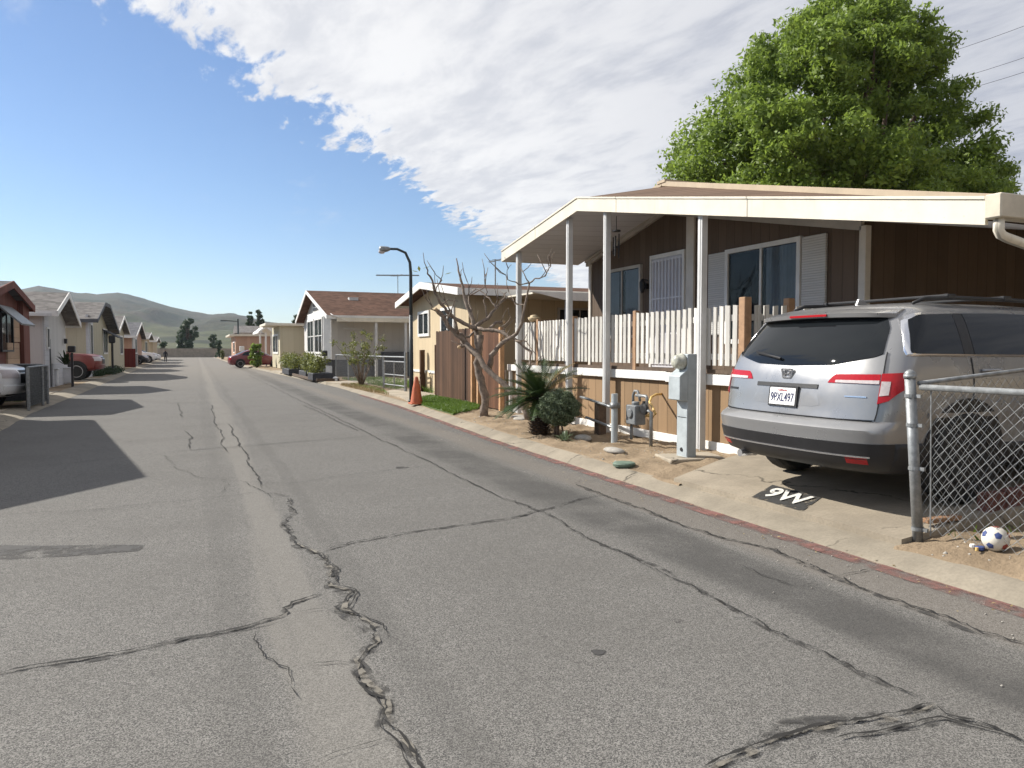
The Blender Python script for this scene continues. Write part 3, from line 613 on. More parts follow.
    B.patch('badge', M['chrome'], t, [(-.79, 1.080, 1.090), (-.62, 1.080, 1.090)], 'rear', .016, 8, 1); B.patch('badge', M['black'], t, [(.66, 1.08, 1.10), (.84, 1.08, 1.10)], 'rear', .014, 8, 1)
    # side glass, chrome, doors
    for sg in (-1, 1):
        c = B.patch('', None, t, [(.43, 1.405, 1.44), (.545, 1.40, 1.70), (.66, 1.40, 1.738), (1.0, 1.395, 1.755), (2.9, 1.385, 1.60), (3.2, 1.385, 1.40)], 'side', .006, 50, 6, sg, pos=MB()).build('window_surround', M['chrome'], t, smooth=True)
        B.patch('side_window', M['darkglass'], t, [(.475, 1.425, 1.45), (.575, 1.418, 1.68), (.67, 1.418, 1.722), (1.03, 1.415, 1.735)], 'side', .011, 22, 6, sg)
        B.patch('window_pillar', M['black'], t, [(1.036, 1.415, 1.735), (1.15, 1.413, 1.738)], 'side', .011, 6, 5, sg)
        B.patch('side_window', M['darkglass'], t, [(1.156, 1.413, 1.738), (1.6, 1.41, 1.745), (1.98, 1.408, 1.74)], 'side', .011, 16, 6, sg)
        B.patch('side_window', M['darkglass'], t, [(2.06, 1.405, 1.735), (2.7, 1.40, 1.655), (3.1, 1.40, 1.43)], 'side', .011, 16, 6, sg)
        d = B.patch('door', P, t, [(1.12, .72, 1.39), (2.0, .64, 1.385)], 'side', .004, 20, 10, sg); hx = B.side(1.30, 1.285, sg)
        MB().tube([B.W(1.20, hx[1]+sg*.012, 1.285), B.W(1.25, hx[1]+sg*.045, 1.288), B.W(1.38, hx[1]+sg*.045, 1.288), B.W(1.43, hx[1]+sg*.012, 1.285)], .014, 8).build('handle', P, d, smooth=True)
        d = B.patch('door', P, t, [(2.03, .64, 1.385), (3.0, .64, 1.38)], 'side', .004, 20, 10, sg); hx = B.side(2.2, 1.285, sg)
        MB().tube([B.W(2.1, hx[1]+sg*.012, 1.285), B.W(2.15, hx[1]+sg*.045, 1.288), B.W(2.28, hx[1]+sg*.045, 1.288), B.W(2.33, hx[1]+sg*.012, 1.285)], .014, 8).build('handle', P, d, smooth=True)
        for xg in (1.108, 2.012, 3.01): B.patch('door_seam', M['black'], t, [(xg, .66, 1.388), (xg+.008, .66, 1.388)], 'side', .0055, 3, 10, sg)
        B.patch('door_moulding', M['suv'], t, [(.62, .93, .965), (3.4, .90, .935)], 'side', .012, 40, 2, sg)
        for xw in (1.06, 3.75):
            b = MB()
            cols = [(xw+.47*math.cos(a), .495, .60+.47*max(.0, math.sin(a))) for a in np.linspace(math.pi, 0, 15)]
            cols = [(x, z0, max(z0+.01, z1)) for x, z0, z1 in cols]; B.patch('', None, t, cols, 'side', .011, 30, 7, sg, pos=b); b.build('arch_shade_patch', M['black'], t)  # black patch paints the shaded wheel hollow onto the uncut body side
        MB().ball(B.W(2.85, sg*1.06, 1.40), (.07, .10, .075), 12).bar(B.W(2.85, sg*.94, 1.37), B.W(2.85, sg*1.0, 1.38), .05, .04).build('wing_mirror', P, t, smooth=True)
        yy = sg*.655; r = MB().tube([B.W(.82, yy, 1.83), B.W(.95, yy, 1.872), B.W(1.3, yy, 1.885), B.W(2.0, yy*.99, 1.885), B.W(2.4, yy*.98, 1.875), B.W(2.52, yy*.97, 1.83)], [.012, .018, .018, .018, .018, .012], 8)
        r.build('roof_rail', M['black'], t, smooth=True)
        for xw in (1.06, 3.75): wheel(B, t, xw, sg*.885, .60 if xw < 2 else .66, .375, rimm='iron')
    for xx in (1.25, 1.95):
        MB().bar(B.W(xx, -.64, 1.905), B.W(xx, .64, 1.905), .06, .022).obb(B.W(xx, -.65, 1.895), (.05, 0, 0), (0, .025, 0), (0, 0, .022)).obb(B.W(xx, .65, 1.895), (.05, 0, 0), (0, .025, 0), (0, 0, .022)).build('cross_bar', M['black'], t, bevel=.006)
    MB().prism([B.W(.92, .0, 1.845), B.W(1.12, .0, 1.852), B.W(.95, 0, 1.905)], (0, .02, 0)).build('antenna_fin', P, t)
    for sg in (-1, 1): B.patch('headlight', M['clear_lens'], t, sorted([(sg*.62, 1.02, 1.16), (sg*.97, 1.04, 1.20)]), 'front', .006, 8, 3)
    B.patch('grille', M['black'], t, [(-.55, .85, 1.14), (.55, .85, 1.14)], 'front', .006, 10, 3)
    B.patch('windscreen', M['darkglass'], t, [(-.9, 1.40, 1.74), (.9, 1.40, 1.74)], 'front', .006, 16, 6)
    tp = MB().tube([B.W(.07, .52, .50), B.W(.25, .52, .50)], .035, 10).build('exhaust_tip', M['chrome'], t)
build_suv()

def small_car(name, label, paint, org, ang, kind, detail=True):
    """kind sedan / suv / pickup; org = rear axle end on the ground, nose along +x rotated by ang"""
    if kind == 'sedan':
        rows = [(.22, .15, .80, 4.35), (.35, .02, .87, 4.45), (.55, .0, .90, 4.5), (.72, .02, .90, 4.45), (.84, .05, .88, 4.2), (.92, .15, .86, 3.5), (.98, .45, .82, 3.25), (1.15, .85, .74, 2.9), (1.32, 1.2, .66, 2.5), (1.42, 1.5, .55, 2.2), (1.45, 1.7, .35, 2.0)]; wx, r = (.9, 3.6), .32; win = (.97, 1.36, 1.05, 2.85)
    elif kind == 'suv':
        rows = [(.28, .1, .84, 4.35), (.45, .0, .92, 4.5), (.75, .0, .94, 4.55), (.95, .03, .93, 4.45), (1.05, .06, .92, 4.2), (1.1, .1, .91, 3.5), (1.3, .2, .85, 3.15), (1.55, .4, .77, 2.75), (1.65, .6, .68, 2.5), (1.7, .9, .45, 2.2)]; wx, r = (.95, 3.65), .36; win = (1.12, 1.56, .5, 3.0)
    else:
        rows = [(.42, .1, .86, 5.2), (.55, .0, .95, 5.4), (.75, .0, .97, 5.45), (.95, .0, .97, 5.45), (1.08, .02, .96, 5.35), (1.16, .05, .93, 5.1), (1.20, 1.9, .90, 4.2), (1.35, 2.0, .85, 3.85), (1.6, 2.1, .76, 3.5), (1.75, 2.2, .66, 3.2), (1.78, 2.4, .4, 2.9)]; wx, r = (1.1, 4.45), .40; win = (1.24, 1.64, 2.2, 3.7)
    o = thing(name, label, 'pickup' if kind == 'pickup' else 'car', org); B = Body(rows, org, ang, .3, .42)
    B.mesh('body', M[paint], o)
    z0, z1, xa, xb = win
    for sg in (-1, 1):
        B.patch('side_window', M['darkglass'], o, [(xa, z0, z0+.04), (xa+(z1-z0)*.5, z0, z1), (xb-(z1-z0)*1.3, z0, z1), (xb, z0, z0+.03)], 'side', .006, 16, 4, sg)
        for xw in wx:
            b = MB(); B.patch('', None, o, [(xw+(r+.08)*math.cos(a), rows[0][0]+.02, max(rows[0][0]+.03, r+(r+.08)*math.sin(a))) for a in np.linspace(math.pi, 0, 11)], 'side', .006, 16, 4, sg, pos=b); b.build('arch_shade_patch', M['black'], o)  # dark patch in place of a cut-out, painting the shade around the tyre
            wheel(B, o, xw, sg*(rows[3][2]-.09), r, r)
        zh = rows[3][0]
        B.patch('headlight', M['clear_lens'], o, sorted([(sg*.60, zh-.10, zh+.08), (sg*.985, zh-.09, zh+.10)]), 'front', .012, 10, 3)
        B.patch('tail_light', M['red_lens'], o, sorted([(sg*.70, zh-.1, zh+.08), (sg*.985, zh-.1, zh+.08)]), 'rear', .010, 8, 3)
    zh = rows[3][0]
    B.patch('grille', M['black'], o, [(-.50, zh-.22, zh+.08), (.50, zh-.22, zh+.08)], 'front', .008, 10, 3)
    B.patch('front_bumper', M[paint], o, [(-.97, zh-.42, zh-.26), (.97, zh-.42, zh-.26)], 'front', .05, 20, 3)
    B.patch('bumper_inlet', M['black'], o, [(-.8, rows[0][0]+.02, zh-.44), (.8, rows[0][0]+.02, zh-.44)], 'front', .008, 14, 2)
    B.patch('windscreen', M['darkglass'], o, [(-.88, z0, z1), (.88, z0, z1)], 'front', .006, 14, 4)
    if kind != 'pickup': B.patch('rear_window', M['darkglass'], o, [(-.85, z0+.02, z1), (.85, z0+.02, z1)], 'rear', .006, 14, 4)
    return o
small_car('sedan', 'dark red sedan parked nose-in beside the salmon house at the far right kerb', 'carred', (2.3, 64.6, .03), .03, 'sedan')
small_car('pickup', 'white pickup cut off by the left edge of the view with dark grille', 'carwhite', (-9.25, 21.25, -.06), .0, 'pickup')
small_car('pickup', 'rust red pickup with its nose out between white and beige houses', 'truckred', (-9.35, 38.9, .10), .0, 'pickup')
small_car('sedan', 'dark sedan parked in front of the white cars by the red panel', 'cardark', (-8.6, 78.5, .09), .0, 'sedan')
small_car('hatchback_car', 'white car with dark windscreen behind the dark sedan on the left', 'carwhite', (-8.3, 87.5, .09), .0, 'suv')
small_car('sedan', 'low white car farthest down the left side near the walking person', 'carwhite', (-8.6, 104, .09), .0, 'sedan')
# ------------------------------------------------------------------ windows used on all the houses
def window(parent, pl, at, a0, a1, z0, z1, sg, frame='white', fw_=.06, mull=1, depth=.05, curtain=None, bars=0):
    """pl 'x': on the plane X = at, spanning Y; pl 'y': on the plane Y = at, spanning X; sg = outward sign"""
    def P(a, z, d): return (at+sg*d, a, z) if pl == 'x' else (a, at+sg*d, z)
    def bx(mb, aa, ab, za, zb, d0, d1):
        p, q = P(aa, za, d0), P(ab, zb, d1); return mb.box(min(p[0], q[0]), max(p[0], q[0]), min(p[1], q[1]), max(p[1], q[1]), za, zb)
    f = MB()
    bx(f, a0-fw_, a1+fw_, z1, z1+fw_, -.02, depth); bx(f, a0-fw_, a1+fw_, z0-fw_, z0, -.02, depth)
    bx(f, a0-fw_, a0, z0, z1, -.02, depth); bx(f, a1, a1+fw_, z0, z1, -.02, depth)
    for i in range(mull): m = a0+(a1-a0)*(i+1)/(mull+1); bx(f, m-fw_*.3, m+fw_*.3, z0, z1, .005, depth*.8)
    for i in range(bars): m = z0+(z1-z0)*(i+1)/(bars+1); bx(f, a0, a1, m-.018, m+.018, .006, depth*.7)
    w = f.build('window', M[frame], parent)
    r = MB(); bx(r, a0, a1, z0, z1, .001, .004); r.build('backing', M['room_shade'], w)  # dark sheet on the solid wall paints the unlit room behind the pane
    g = MB(); bx(g, a0, a1, z0, z1, depth*.42, depth*.52); g.build('pane', M['glass'], w)
    if curtain:
        c = MB(); k = 40
        for ca, cb in curtain:
            for i in range(k):
                a, b_ = ca+(cb-ca)*i/k, ca+(cb-ca)*(i+1)/k; d0, d1 = .011+.004*math.sin(i*1.3), .011+.004*math.sin((i+1)*1.3)
                c.face(P(a, z0+.01, d0), P(b_, z0+.01, d1), P(b_, z1-.01, d1), P(a, z1-.01, d0))
        c.build('curtain', M['curtain'], w, fixn=False)
    return w
# ------------------------------------------------------------------ the brown home with its porch
h = thing('mobile_home', 'brown mobile home with raised picket-railed porch and cream gabled awning, behind the parked car', 'house', (12, 11, .1))
wl = MB().px([(7.25, .2), (14.6, .2), (14.6, 3.66), (11.76, 4.3), (7.25, 3.37)], 8.0, 24).build('wall', M['brown'], h)
rf = MB(); TK = .1
for (ya, za), (yb, zb) in (((11.76, 4.5), (15.05, 3.76)), ((11.76, 4.5), (4.27, 2.80))):
    rf.px([(ya, za), (yb, zb), (yb, zb-TK), (ya, za-TK)], 7.98, 24)
rf = rf.build('roof', M['shingle_tan'], h)
MB().bar((7.95, 11.76, 4.50), (7.95, 4.27, 2.805), .07, .085).bar((7.95, 11.76, 4.50), (7.95, 15.05, 3.77), .07, .085).bar((7.9, 11.76, 4.53), (24, 11.76, 4.53), .25, .05).build('ridge_trim', M['wood_light'] if False else mat('tan_metal', (.40, .32, .225), .6, .1, 3), rf)
for x, y, hh in ((11, gx(938, 196, 11).y, .16), (11, gx(968, 198, 11).y, .12)):
    z = 4.5-.227*(11.76-y); MB().cyl((x, y, z+hh/2-.05), (0, 0, 1), .05, hh+.1, 10).cyl((x, y, z+hh), (0, 0, 1), .09, .06, 10).build('vent_pipe', M['galv'], rf)
# awning
FP = [(15.1, 3.575), (11.62, 4.075), (4.3, 2.72)]; BT = [(15.1, 3.64), (11.7, 4.45), (4.3, 2.785)]; BB = [(15.1, 3.37), (11.7, 4.01), (4.3, 2.52)]
def fz(y): return float(np.interp(y, [a for a, _ in FP[::-1]], [c for _, c in FP[::-1]]))
top = MB(); sof = MB()
for i in range(2):
    y0, y1 = FP[i][0], FP[i+1][0]
    def lerp(P, y): return float(np.interp(y, [a for a, _ in P[::-1]], [c for _, c in P[::-1]]))
    ys = np.linspace(y0, y1, 12)
    for ya, yb in zip(ys, ys[1:]):
        top.face((6.14, ya, fz(ya)-.005), (7.97, ya, lerp(BT, ya)), (7.97, yb, lerp(BT, yb)), (6.14, yb, fz(yb)-.005))
        sof.face((6.14, ya, fz(ya)-.19), (7.99, ya, lerp(BB, ya)), (7.99, yb, lerp(BB, yb)), (6.14, yb, fz(yb)-.19))
aw = top.build('awning', M['pans'], h, merge=True); sof.build('soffit', M['soffit'], aw, merge=True)
f = MB(); Y3 = [15.1, 11.62, 4.3]
for ya, yb in zip(Y3, Y3[1:]):
    f.prism([(6.10, ya, fz(ya)-.225), (6.10, yb, fz(yb)-.225), (6.10, yb, fz(yb)+.01), (6.10, ya, fz(ya)+.01)], (.035, 0, 0))
    f.prism([(6.085, ya, fz(ya)-.012), (6.085, yb, fz(yb)-.012), (6.085, yb, fz(yb)+.014), (6.085, ya, fz(ya)+.014)], (.014, 0, 0))
f.prism([(6.137, 15.1, 3.35), (7.98, 15.1, 3.36), (7.98, 15.1, 3.56), (6.137, 15.1, 3.575)], (0, .03, 0))
f.build('fascia', M['cream'], aw)
g = MB().box(6.06, 16, 4.14, 4.285, 2.535, 2.735).build('gutter', mat('gutter_beige', (.50, .45, .36), .55, .14, 3), aw, bevel=.01)
MB().tube([(6.14, 4.21, 2.54), (6.14, 4.21, 2.44), (6.17, 4.21, 2.405), (6.24, 4.21, 2.385), (6.6, 4.21, 2.32), (8.0, 4.3, 2.06)], .042, 10).build('downspout', M['cream'], g, smooth=True)
for y in (14.42, 12.12, 10.78, 8.26):
    zt_ = fz(y)-.2; MB().box(6.17, 6.262, y-.048, y+.048, .10, zt_).box(6.163, 6.171, y-.018, y+.018, .12, zt_-.03).box(6.15, 6.28, y-.07, y+.07, .09, .115).build('post', M['post'], aw, bevel=.006)
# trim on the front wall
MB().prism([(7.93, 14.68, 3.28), (7.93, 11.74, 3.93), (7.93, 11.74, 4.05), (7.93, 14.68, 3.40)], (.06, 0, 0)).prism([(7.90, 14.68, 3.36), (7.90, 11.74, 4.01), (7.90, 11.74, 4.06), (7.90, 14.68, 3.41)], (.03, 0, 0)).prism([(7.93, 7.25, 2.99), (7.93, 11.74, 3.93), (7.93, 11.74, 4.05), (7.93, 7.25, 3.11)], (.06, 0, 0)).build('rake_trim', M['trim'], wl)
MB().box(7.965, 8.01, 14.52, 14.62, .2, 3.4).box(7.93, 8.03, 7.17, 7.28, .2, 3.05).box(7.95, 8.0, 10.82, 11.04, 1.12, 3.85).build('corner_trim', mat('pale_trim', (.60, .56, .50), .6, .08, 3), wl, bevel=.006)
window(h, 'x', 8.0, 12.55, 13.86, 1.75, 3.05, -1, 'trim', .06, 1, .06, [(12.6, 13.1), (13.35, 13.8)])
window(h, 'x', 8.0, 8.39, 9.90, 1.62, 3.0, -1, 'white', .07, 1, .06, [(8.42, 9.05)])
for a, c in ((9.985, 10.42), (7.86, 8.305)):
    s_ = MB().box(7.955, 7.999, a, c, 1.70, 3.05).build('shutter', M['shutter'], h, bevel=.008)
d = MB().box(7.95, 7.999, 11.12, 12.09, 1.13, 3.15).build('door', M['door'], h)
fr = MB(); fr.box(7.93, 7.999, 11.06, 11.12, 1.12, 3.22).box(7.93, 7.999, 12.09, 12.15, 1.12, 3.22).box(7.93, 7.999, 11.12, 12.09, 3.15, 3.22).build('door_frame', M['white'], d)
br = MB()
for i in range(9): y = 11.18+.107*i; br.bar((7.935, y, 1.18), (7.935, y, 3.12), .018, .018, (1, 0, 0))
for z in (1.2, 1.75, 2.4, 3.1): br.box(7.93, 7.945, 11.13, 12.08, z-.015, z+.015)
br.build('security_grille', mat('grille_paint', (.62, .62, .66), .4, .05), d)
MB().ball((7.90, 12.02, 2.1), .035, 10).cyl((7.93, 12.02, 2.1), (1, 0, 0), .02, .05, 8).build('handle', M['iron'], d, smooth=True)
MB().box(7.93, 7.995, 12.27, 12.33, 2.62, 2.72).lathe([(.03, -.12), (.055, -.02), (.06, .08), (.02, .14)], (7.87, 12.30, 2.66), (0, 0, 1), 8).bar((7.99, 12.3, 2.78), (7.87, 12.3, 2.80), .015, .015).build('wall_lamp', M['iron'], h)
# porch deck, skirting and railing
dk = MB().box(6.37, 7.99, 7.5, 15.2, 1.0, 1.11).build('porch_deck', mat('deck_board', (.16, .11, .075), .85, .25, 6), h)
MB().box(6.36, 6.385, 7.52, 15.18, .12, 1.0).box(6.39, 8, 15.15, 15.18, .12, 1.0).box(6.39, 7.98, 7.52, 7.55, .12, 1.0).build('skirting', M['skirt'], dk)
tr = MB().box(6.285, 6.358, 7.7, 9.2, .985, 1.125).box(6.295, 6.358, 9.203, 15.25, 1.0, 1.135).box(6.33, 6.358, 7.48, 15.22, .10, .225).box(6.325, 6.36, 15.1, 15.25, .228, .995).box(6.33, 6.358, 15.45, 15.52, .1, 1.0)
tr.build('white_trim', M['white'], dk, bevel=.005)
rl = MB().box(6.31, 6.37, 7.45, 14.9, 1.14, 1.19).build('railing', mat('railing_base', (.10, .07, .05), .85, .2, 8), h)
py_ = [14.86]+[gx(x, 330, 6.3).y for x in (537, 573, 634, 742)]+[7.0]
def pickets(a, c, name='picket_panel', fixed=None):
    b = MB(); n = max(2, int(abs(c-a)/.128)); 
    for i in range(n):
        y = a+(c-a)*(i+.5)/n; tl = random.gauss(0, .004); z1 = 2.02+random.gauss(0, .005); w = .040*random.uniform(.88, 1.08)
        if fixed is None: b.prism([(6.285, y-w, 1.245), (6.285, y+w, 1.245), (6.285, y+w+tl, z1), (6.285, y-w+tl, z1-.01)], (.02, 0, 0))
        else: b.prism([(y-w, fixed, 1.245), (y+w, fixed, 1.245), (y+w+tl, fixed, z1), (y-w+tl, fixed, z1-.01)], (0, .02, 0))
    lo, hi = min(a, c), max(a, c)
    for z in (1.36, 1.86):
        if fixed is None: b.box(6.307, 6.345, lo+.01, hi-.01, z-.04, z+.04)
        else: b.box(lo, hi, fixed+.022, fixed+.06, z-.04, z+.04)
    return b.build(name, M['picket'], rl)
for a, c in zip(py_, py_[1:-1]+[7.52]): 
    if abs(a-c) > .2: pickets(a-.06, c+.06)
pickets(6.42, 7.0, fixed=7.5); pickets(7.1, 7.9, fixed=7.5)
for y in py_[1:4]: MB().box(6.30, 6.375, y-.045, y+.045, 1.135, 2.06).build('rail_post', M['rail'], rl, bevel=.006)
MB().box(6.29, 6.40, py_[4]-.06, py_[4]+.06, 1.135, 2.11).build('rail_post', M['rail'], rl, bevel=.008)
MB().box(6.96, 7.07, 7.47, 7.57, 1.12, 2.11).build('rail_post', M['rail'], rl, bevel=.008)
ch = thing('wind_chime', 'small dark wind chime hanging by the second awning post from the peak', 'wind chime', (6.32, 10.66, 3.25))
b = MB().tube([(6.32, 10.66, 3.62), (6.32, 10.66, 3.40)], .006, 5).cyl((6.32, 10.66, 3.38), (0, 0, 1), .07, .025, 12)
for k in range(5): a = k*1.257; b.cyl((6.32+.05*math.cos(a), 10.66+.05*math.sin(a), 3.2-.03*k), (0, 0, 1), .011, .28, 6)
b.ball((6.32, 10.66, 3.12), (.04, .04, .02), 8).build('chime', M['iron'], ch)
tag(MB().lathe([(.07, 0), (.11, .03), (.13, .08), (.12, .09), (.08, .10), (.08, .125), (.04, .14)], (6.33, 13.9, 2.02), n=18).build('clay_pot', M['pot'], None, smooth=True), 'beige clay pot standing on the picket railing behind the bare tree', 'pot')
# ------------------------------------------------------------------ meters in the dirt strip
pc = Vector((5.68, 7.72, 0))
t = thing('electric_meter_pedestal', 'grey electric meter pedestal with round glass meter beside the driveway', 'meter', (pc.x, pc.y, .1))
MB().box(5.52, 5.66, 7.60, 7.82, .10, 1.40).build('cabinet', M['grey'], t, bevel=.008)
MB().py([(5.40, .84), (5.517, .82), (5.517, 1.22), (5.40, 1.13)], 7.59, 7.83).build('meter_cover', M['grey'], t, bevel=.006)
MB().lathe([(.10, 0), (.105, .03), (.09, .035), (.085, .10), (.06, .125), (.01, .135)], (5.518, 7.71, 1.305), (-1, 0, 0), 20).build('glass_meter', mat('meter_glass', (.42, .42, .36), .15, .25, 25), t, smooth=True)
MB().cyl((5.517, 7.71, .22), (1, 0, 0), .025, .01, 10).box(5.514, 5.519, 7.62, 7.80, .62, .625).build('lock', M['iron'], t)
struct(MB().pz([(5.22, 7.5), (5.95, 7.4), (6.1, 7.95), (5.35, 8.05)], .05, .132).build('meter_pad', M['pad'], bevel=.01))
t = thing('gas_meter', 'dark grey gas meter with pipes and yellow flex line by the brown skirting', 'meter', (5.75, 9.1, .1))
MB().cyl((5.62, 9.50, .44), (0, 0, 1), .048, .74, 14).build('guard_post', M['grey'], t)
MB().box(5.72, 5.90, 9.10, 9.36, .38, .66).cyl((5.81, 9.23, .68), (0, 0, 1), .06, .06, 14).cyl((5.71, 9.23, .54), (1, 0, 0), .07, .03, 14).build('meter_case', M['gasgrey'], t, bevel=.02)
MB().tube([(5.81, 9.34, .15), (5.81, 9.34, .40)], .022, 8).tube([(5.81, 9.30, .66), (5.81, 9.30, .80), (5.81, 9.26, .86), (5.81, 9.18, .86), (5.81, 9.14, .80), (5.81, 9.12, .72)], .02, 8).build('riser', M['gasgrey'], t, smooth=True)
MB().tube([(5.81, 9.22, .80), (5.81, 8.96, .80), (5.81, 8.94, .78), (5.81, 8.94, .62)], .022, 8).tube([(5.83, 8.86, .10), (5.83, 8.86, .58), (5.81, 8.90, .60), (5.81, 9.1, .60)], .025, 8).build('outlet_pipe', M['galv'], t, smooth=True)
MB().lathe([(.05, -.03), (.085, -.02), (.085, .02), (.05, .03)], (5.80, 8.99, .62), (1, 0, 0), 16).cyl((5.80, 8.99, .69), (0, 0, 1), .03, .08, 10).build('regulator', M['iron'], t)
MB().tube([(5.62, 9.50, .60), (5.72, 10.0, .62), (5.82, 10.7, .66), (5.86, 11.0, .67)], .022, 8).tube([(5.62, 9.46, .30), (5.72, 10.0, .32), (5.8, 10.7, .36)], .022, 8).box(5.56, 5.68, 9.44, 9.54, .60, .68).build('supply_pipe', M['galv'], t, smooth=True)
MB().tube([(5.83, 8.86, .56)]+[gx(*q_) for q_ in ((646, 416, 5.86), (653, 417, 5.88), (655.5, 414, 5.9), (653, 408, 5.95), (649.5, 402, 6.02), (651.5, 397, 6.12), (656, 394.5, 6.24), (662, 394, 6.36))], .017, 8).build('flex_line', M['yellow'], t, smooth=True)
MB().box(5.78, 5.92, 10.25, 10.40, .08, .62).build('wood_stub', M['bark2'], t, bevel=.01)
def rock(name, c, r, seed, m, label, cat):
    rnd = random.Random(seed); b = MB().ball(c, r, 14)
    b.v = [(c[0]+(x-c[0])*(1+.18*math.sin(9*y+seed)+rnd.uniform(-.05, .05)), c[1]+(y-c[1])*(1+.15*math.sin(11*x+seed)), max(c[2]-r[2]*.5, z)) for x, y, z in b.v]
    return tag(b.build(name, m, None, smooth=True, merge=True), label, cat)
rock('stone', (5.06, 8.58, .12), (.12, .19, .045), 2, M['stone'], 'flat grey stone lying in the dirt before the gas meter', 'stone')
rock('stone', (5.35, 9.95, .12), (.12, .16, .06), 5, M['stone'], 'pale rough stone half under the round bush', 'stone')
rock('stone', (5.75, 13.2, .12), (.14, .20, .05), 8, M['stone'], 'grey stone at the foot of the porch skirting right of the bare tree', 'stone')
rock('stone', (5.95, 13.75, .11), (.18, .14, .045), 11, M['stone'], 'low stone between the bare tree and the fence post', 'stone')
t = tag(MB().lathe([(.125, 0), (.135, .03), (.12, .045), (.08, .05), (.02, .052)], tuple(gz(624, 466, .092)), n=20).build('valve_cover', M['green_lid'], None), 'round dark green valve cover in the dirt beside the driveway corner', 'lid')
# ------------------------------------------------------------------ plants in the strip
def bare_tree():
    base = Vector((5.34, 14.1, .08)); D = 15.07
    t = thing('bare_tree', 'leafless grey tree with pruned stubs in the dirt strip before the wooden fence', 'tree', base)
    def q(l, d0, d1): m = len(l); return [gd(380+x/3.84, 240+y/3.84, D+d0+(d1-d0)*i/max(1, m-1)) for i, (x, y) in enumerate(l)]
    TW = []
    def limb(mb, l, r0, r1, d0, d1, n=8):
        P = q(l, d0, d1); Q = []
        for a, c in zip(P, P[1:]):
            for k in range(3): Q.append(a.lerp(c, k/3)+Vector((random.gauss(0, .012), random.gauss(0, .012), random.gauss(0, .01))))
        Q[0] = P[0]; Q.append(P[-1]); m = len(Q)
        if r0 < .06: TW.extend((Q[i], Q[min(i+1, m-1)]-Q[i]) for i in range(m//3, m))
        mb.tube(Q, [(r0+(r1-r0)*i/(m-1))*(1+.10*math.sin(i*2.2)) for i in range(m)], n); return Q
    b = MB()
    limb(b, [(396, 700), (398, 680), (402, 600), (385, 530), (372, 470), (380, 420), (385, 365)], .088, .068, 0, .0, 12)
    b.build('trunk', M['bark'], t, smooth=True)
    b = MB(); limb(b, [(570, 690), (535, 610), (475, 553), (412, 497), (370, 442), (335, 402), (318, 388)], .062, .05, -.9, .15, 10)
    limb(b, [(370, 442), (335, 402), (300, 362), (265, 337), (246, 300), (222, 270), (214, 268)], .06, .028, .1, -.3)
    b.build('branch', M['bark'], t, smooth=True)
    B_ = [
     [([(380, 420), (368, 345), (350, 290), (330, 240), (318, 180), (302, 115), (293, 70)], .06, .010, 0, .4), ([(330, 240), (341, 200), (335, 160)], .018, .006, .2, .3), ([(318, 180), (308, 150), (316, 110)], .014, .006, .3, .5), ([(350, 290), (342, 215), (398, 186), (410, 125)], .02, .006, .2, .7)],
     [([(372, 340), (320, 320), (272, 290), (236, 250), (214, 200), (190, 140), (178, 105)], .045, .012, 0, -.7), ([(272, 290), (232, 288), (200, 268), (190, 230)], .02, .007, -.3, -.8), ([(214, 200), (232, 150), (210, 125)], .014, .006, -.5, -.8), ([(236, 250), (262, 230), (300, 235)], .014, .006, -.4, -.1)],
     [([(300, 360), (282, 300), (262, 250), (230, 212)], .03, .008, -.1, -.5), ([(300, 360), (340, 372), (372, 345)], .03, .02, 0, .1), ([(262, 337), (256, 300), (280, 255), (290, 220)], .02, .007, -.3, -.9)],
     [([(370, 330), (412, 302), (446, 262), (470, 230), (486, 200)], .045, .010, 0, .6), ([(446, 262), (420, 228), (386, 192), (352, 190)], .02, .006, .3, .8), ([(412, 302), (402, 250), (405, 200), (404, 130)], .018, .006, .2, .2), ([(446, 262), (455, 215), (450, 165)], .014, .005, .4, .5)],
     [([(420, 492), (430, 440), (468, 395), (510, 375), (548, 322), (557, 250), (574, 165)], .058, .016, -.2, -.9), ([(574, 165), (605, 145), (632, 138), (655, 100), (651, 58)], .015, .006, -.9, -1.2), ([(574, 165), (548, 122), (530, 80)], .013, .005, -.9, -.6), ([(632, 138), (648, 118), (662, 72)], .008, .004, -1.1, -1.3), ([(574, 165), (535, 170), (490, 150), (450, 108)], .014, .005, -.9, -1.4), ([(490, 150), (488, 120), (505, 95)], .008, .004, -1.2, -1.3), ([(557, 250), (520, 245), (495, 200)], .014, .005, -.8, -.4)],
     [([(372, 340), (420, 345), (480, 362), (520, 386), (582, 430), (574, 470), (572, 520)], .042, .016, 0, -1.1), ([(520, 386), (560, 390), (600, 440)], .018, .006, -.6, -1.2), ([(420, 345), (440, 318), (474, 314)], .035, .034, .1, .2), ([(420, 345), (452, 352), (480, 350)], .035, .034, 0, -.1), ([(480, 362), (478, 330), (500, 300), (492, 260)], .016, .005, -.3, -.4)],
     [([(335, 402), (318, 405), (304, 412)], .03, .028, .1, -.1)]]
    for L in B_:
        b = MB()
        for l, r0, r1, d0, d1 in L: limb(b, l, r0, r1, d0, d1, 7)
        b.build('branch', M['bark'], t, smooth=True)
    rw = random.Random(12)
    for q_, dr in rw.sample(TW, 44):
        d = (dr.normalized()*.6+Vector((rw.gauss(0, .6), rw.gauss(0, .6), rw.uniform(.1, 1.1)))).normalized(); L = rw.uniform(.14, .42); p1 = q_+d*L*.5+Vector((rw.gauss(0, .02), rw.gauss(0, .02), .02)); p2 = q_+d*L+Vector((0, 0, .06))
        MB().tube([q_, p1, p2], [.010, .008, .005], 5).build('twig', M['bark'], t, smooth=True)
    b = MB()
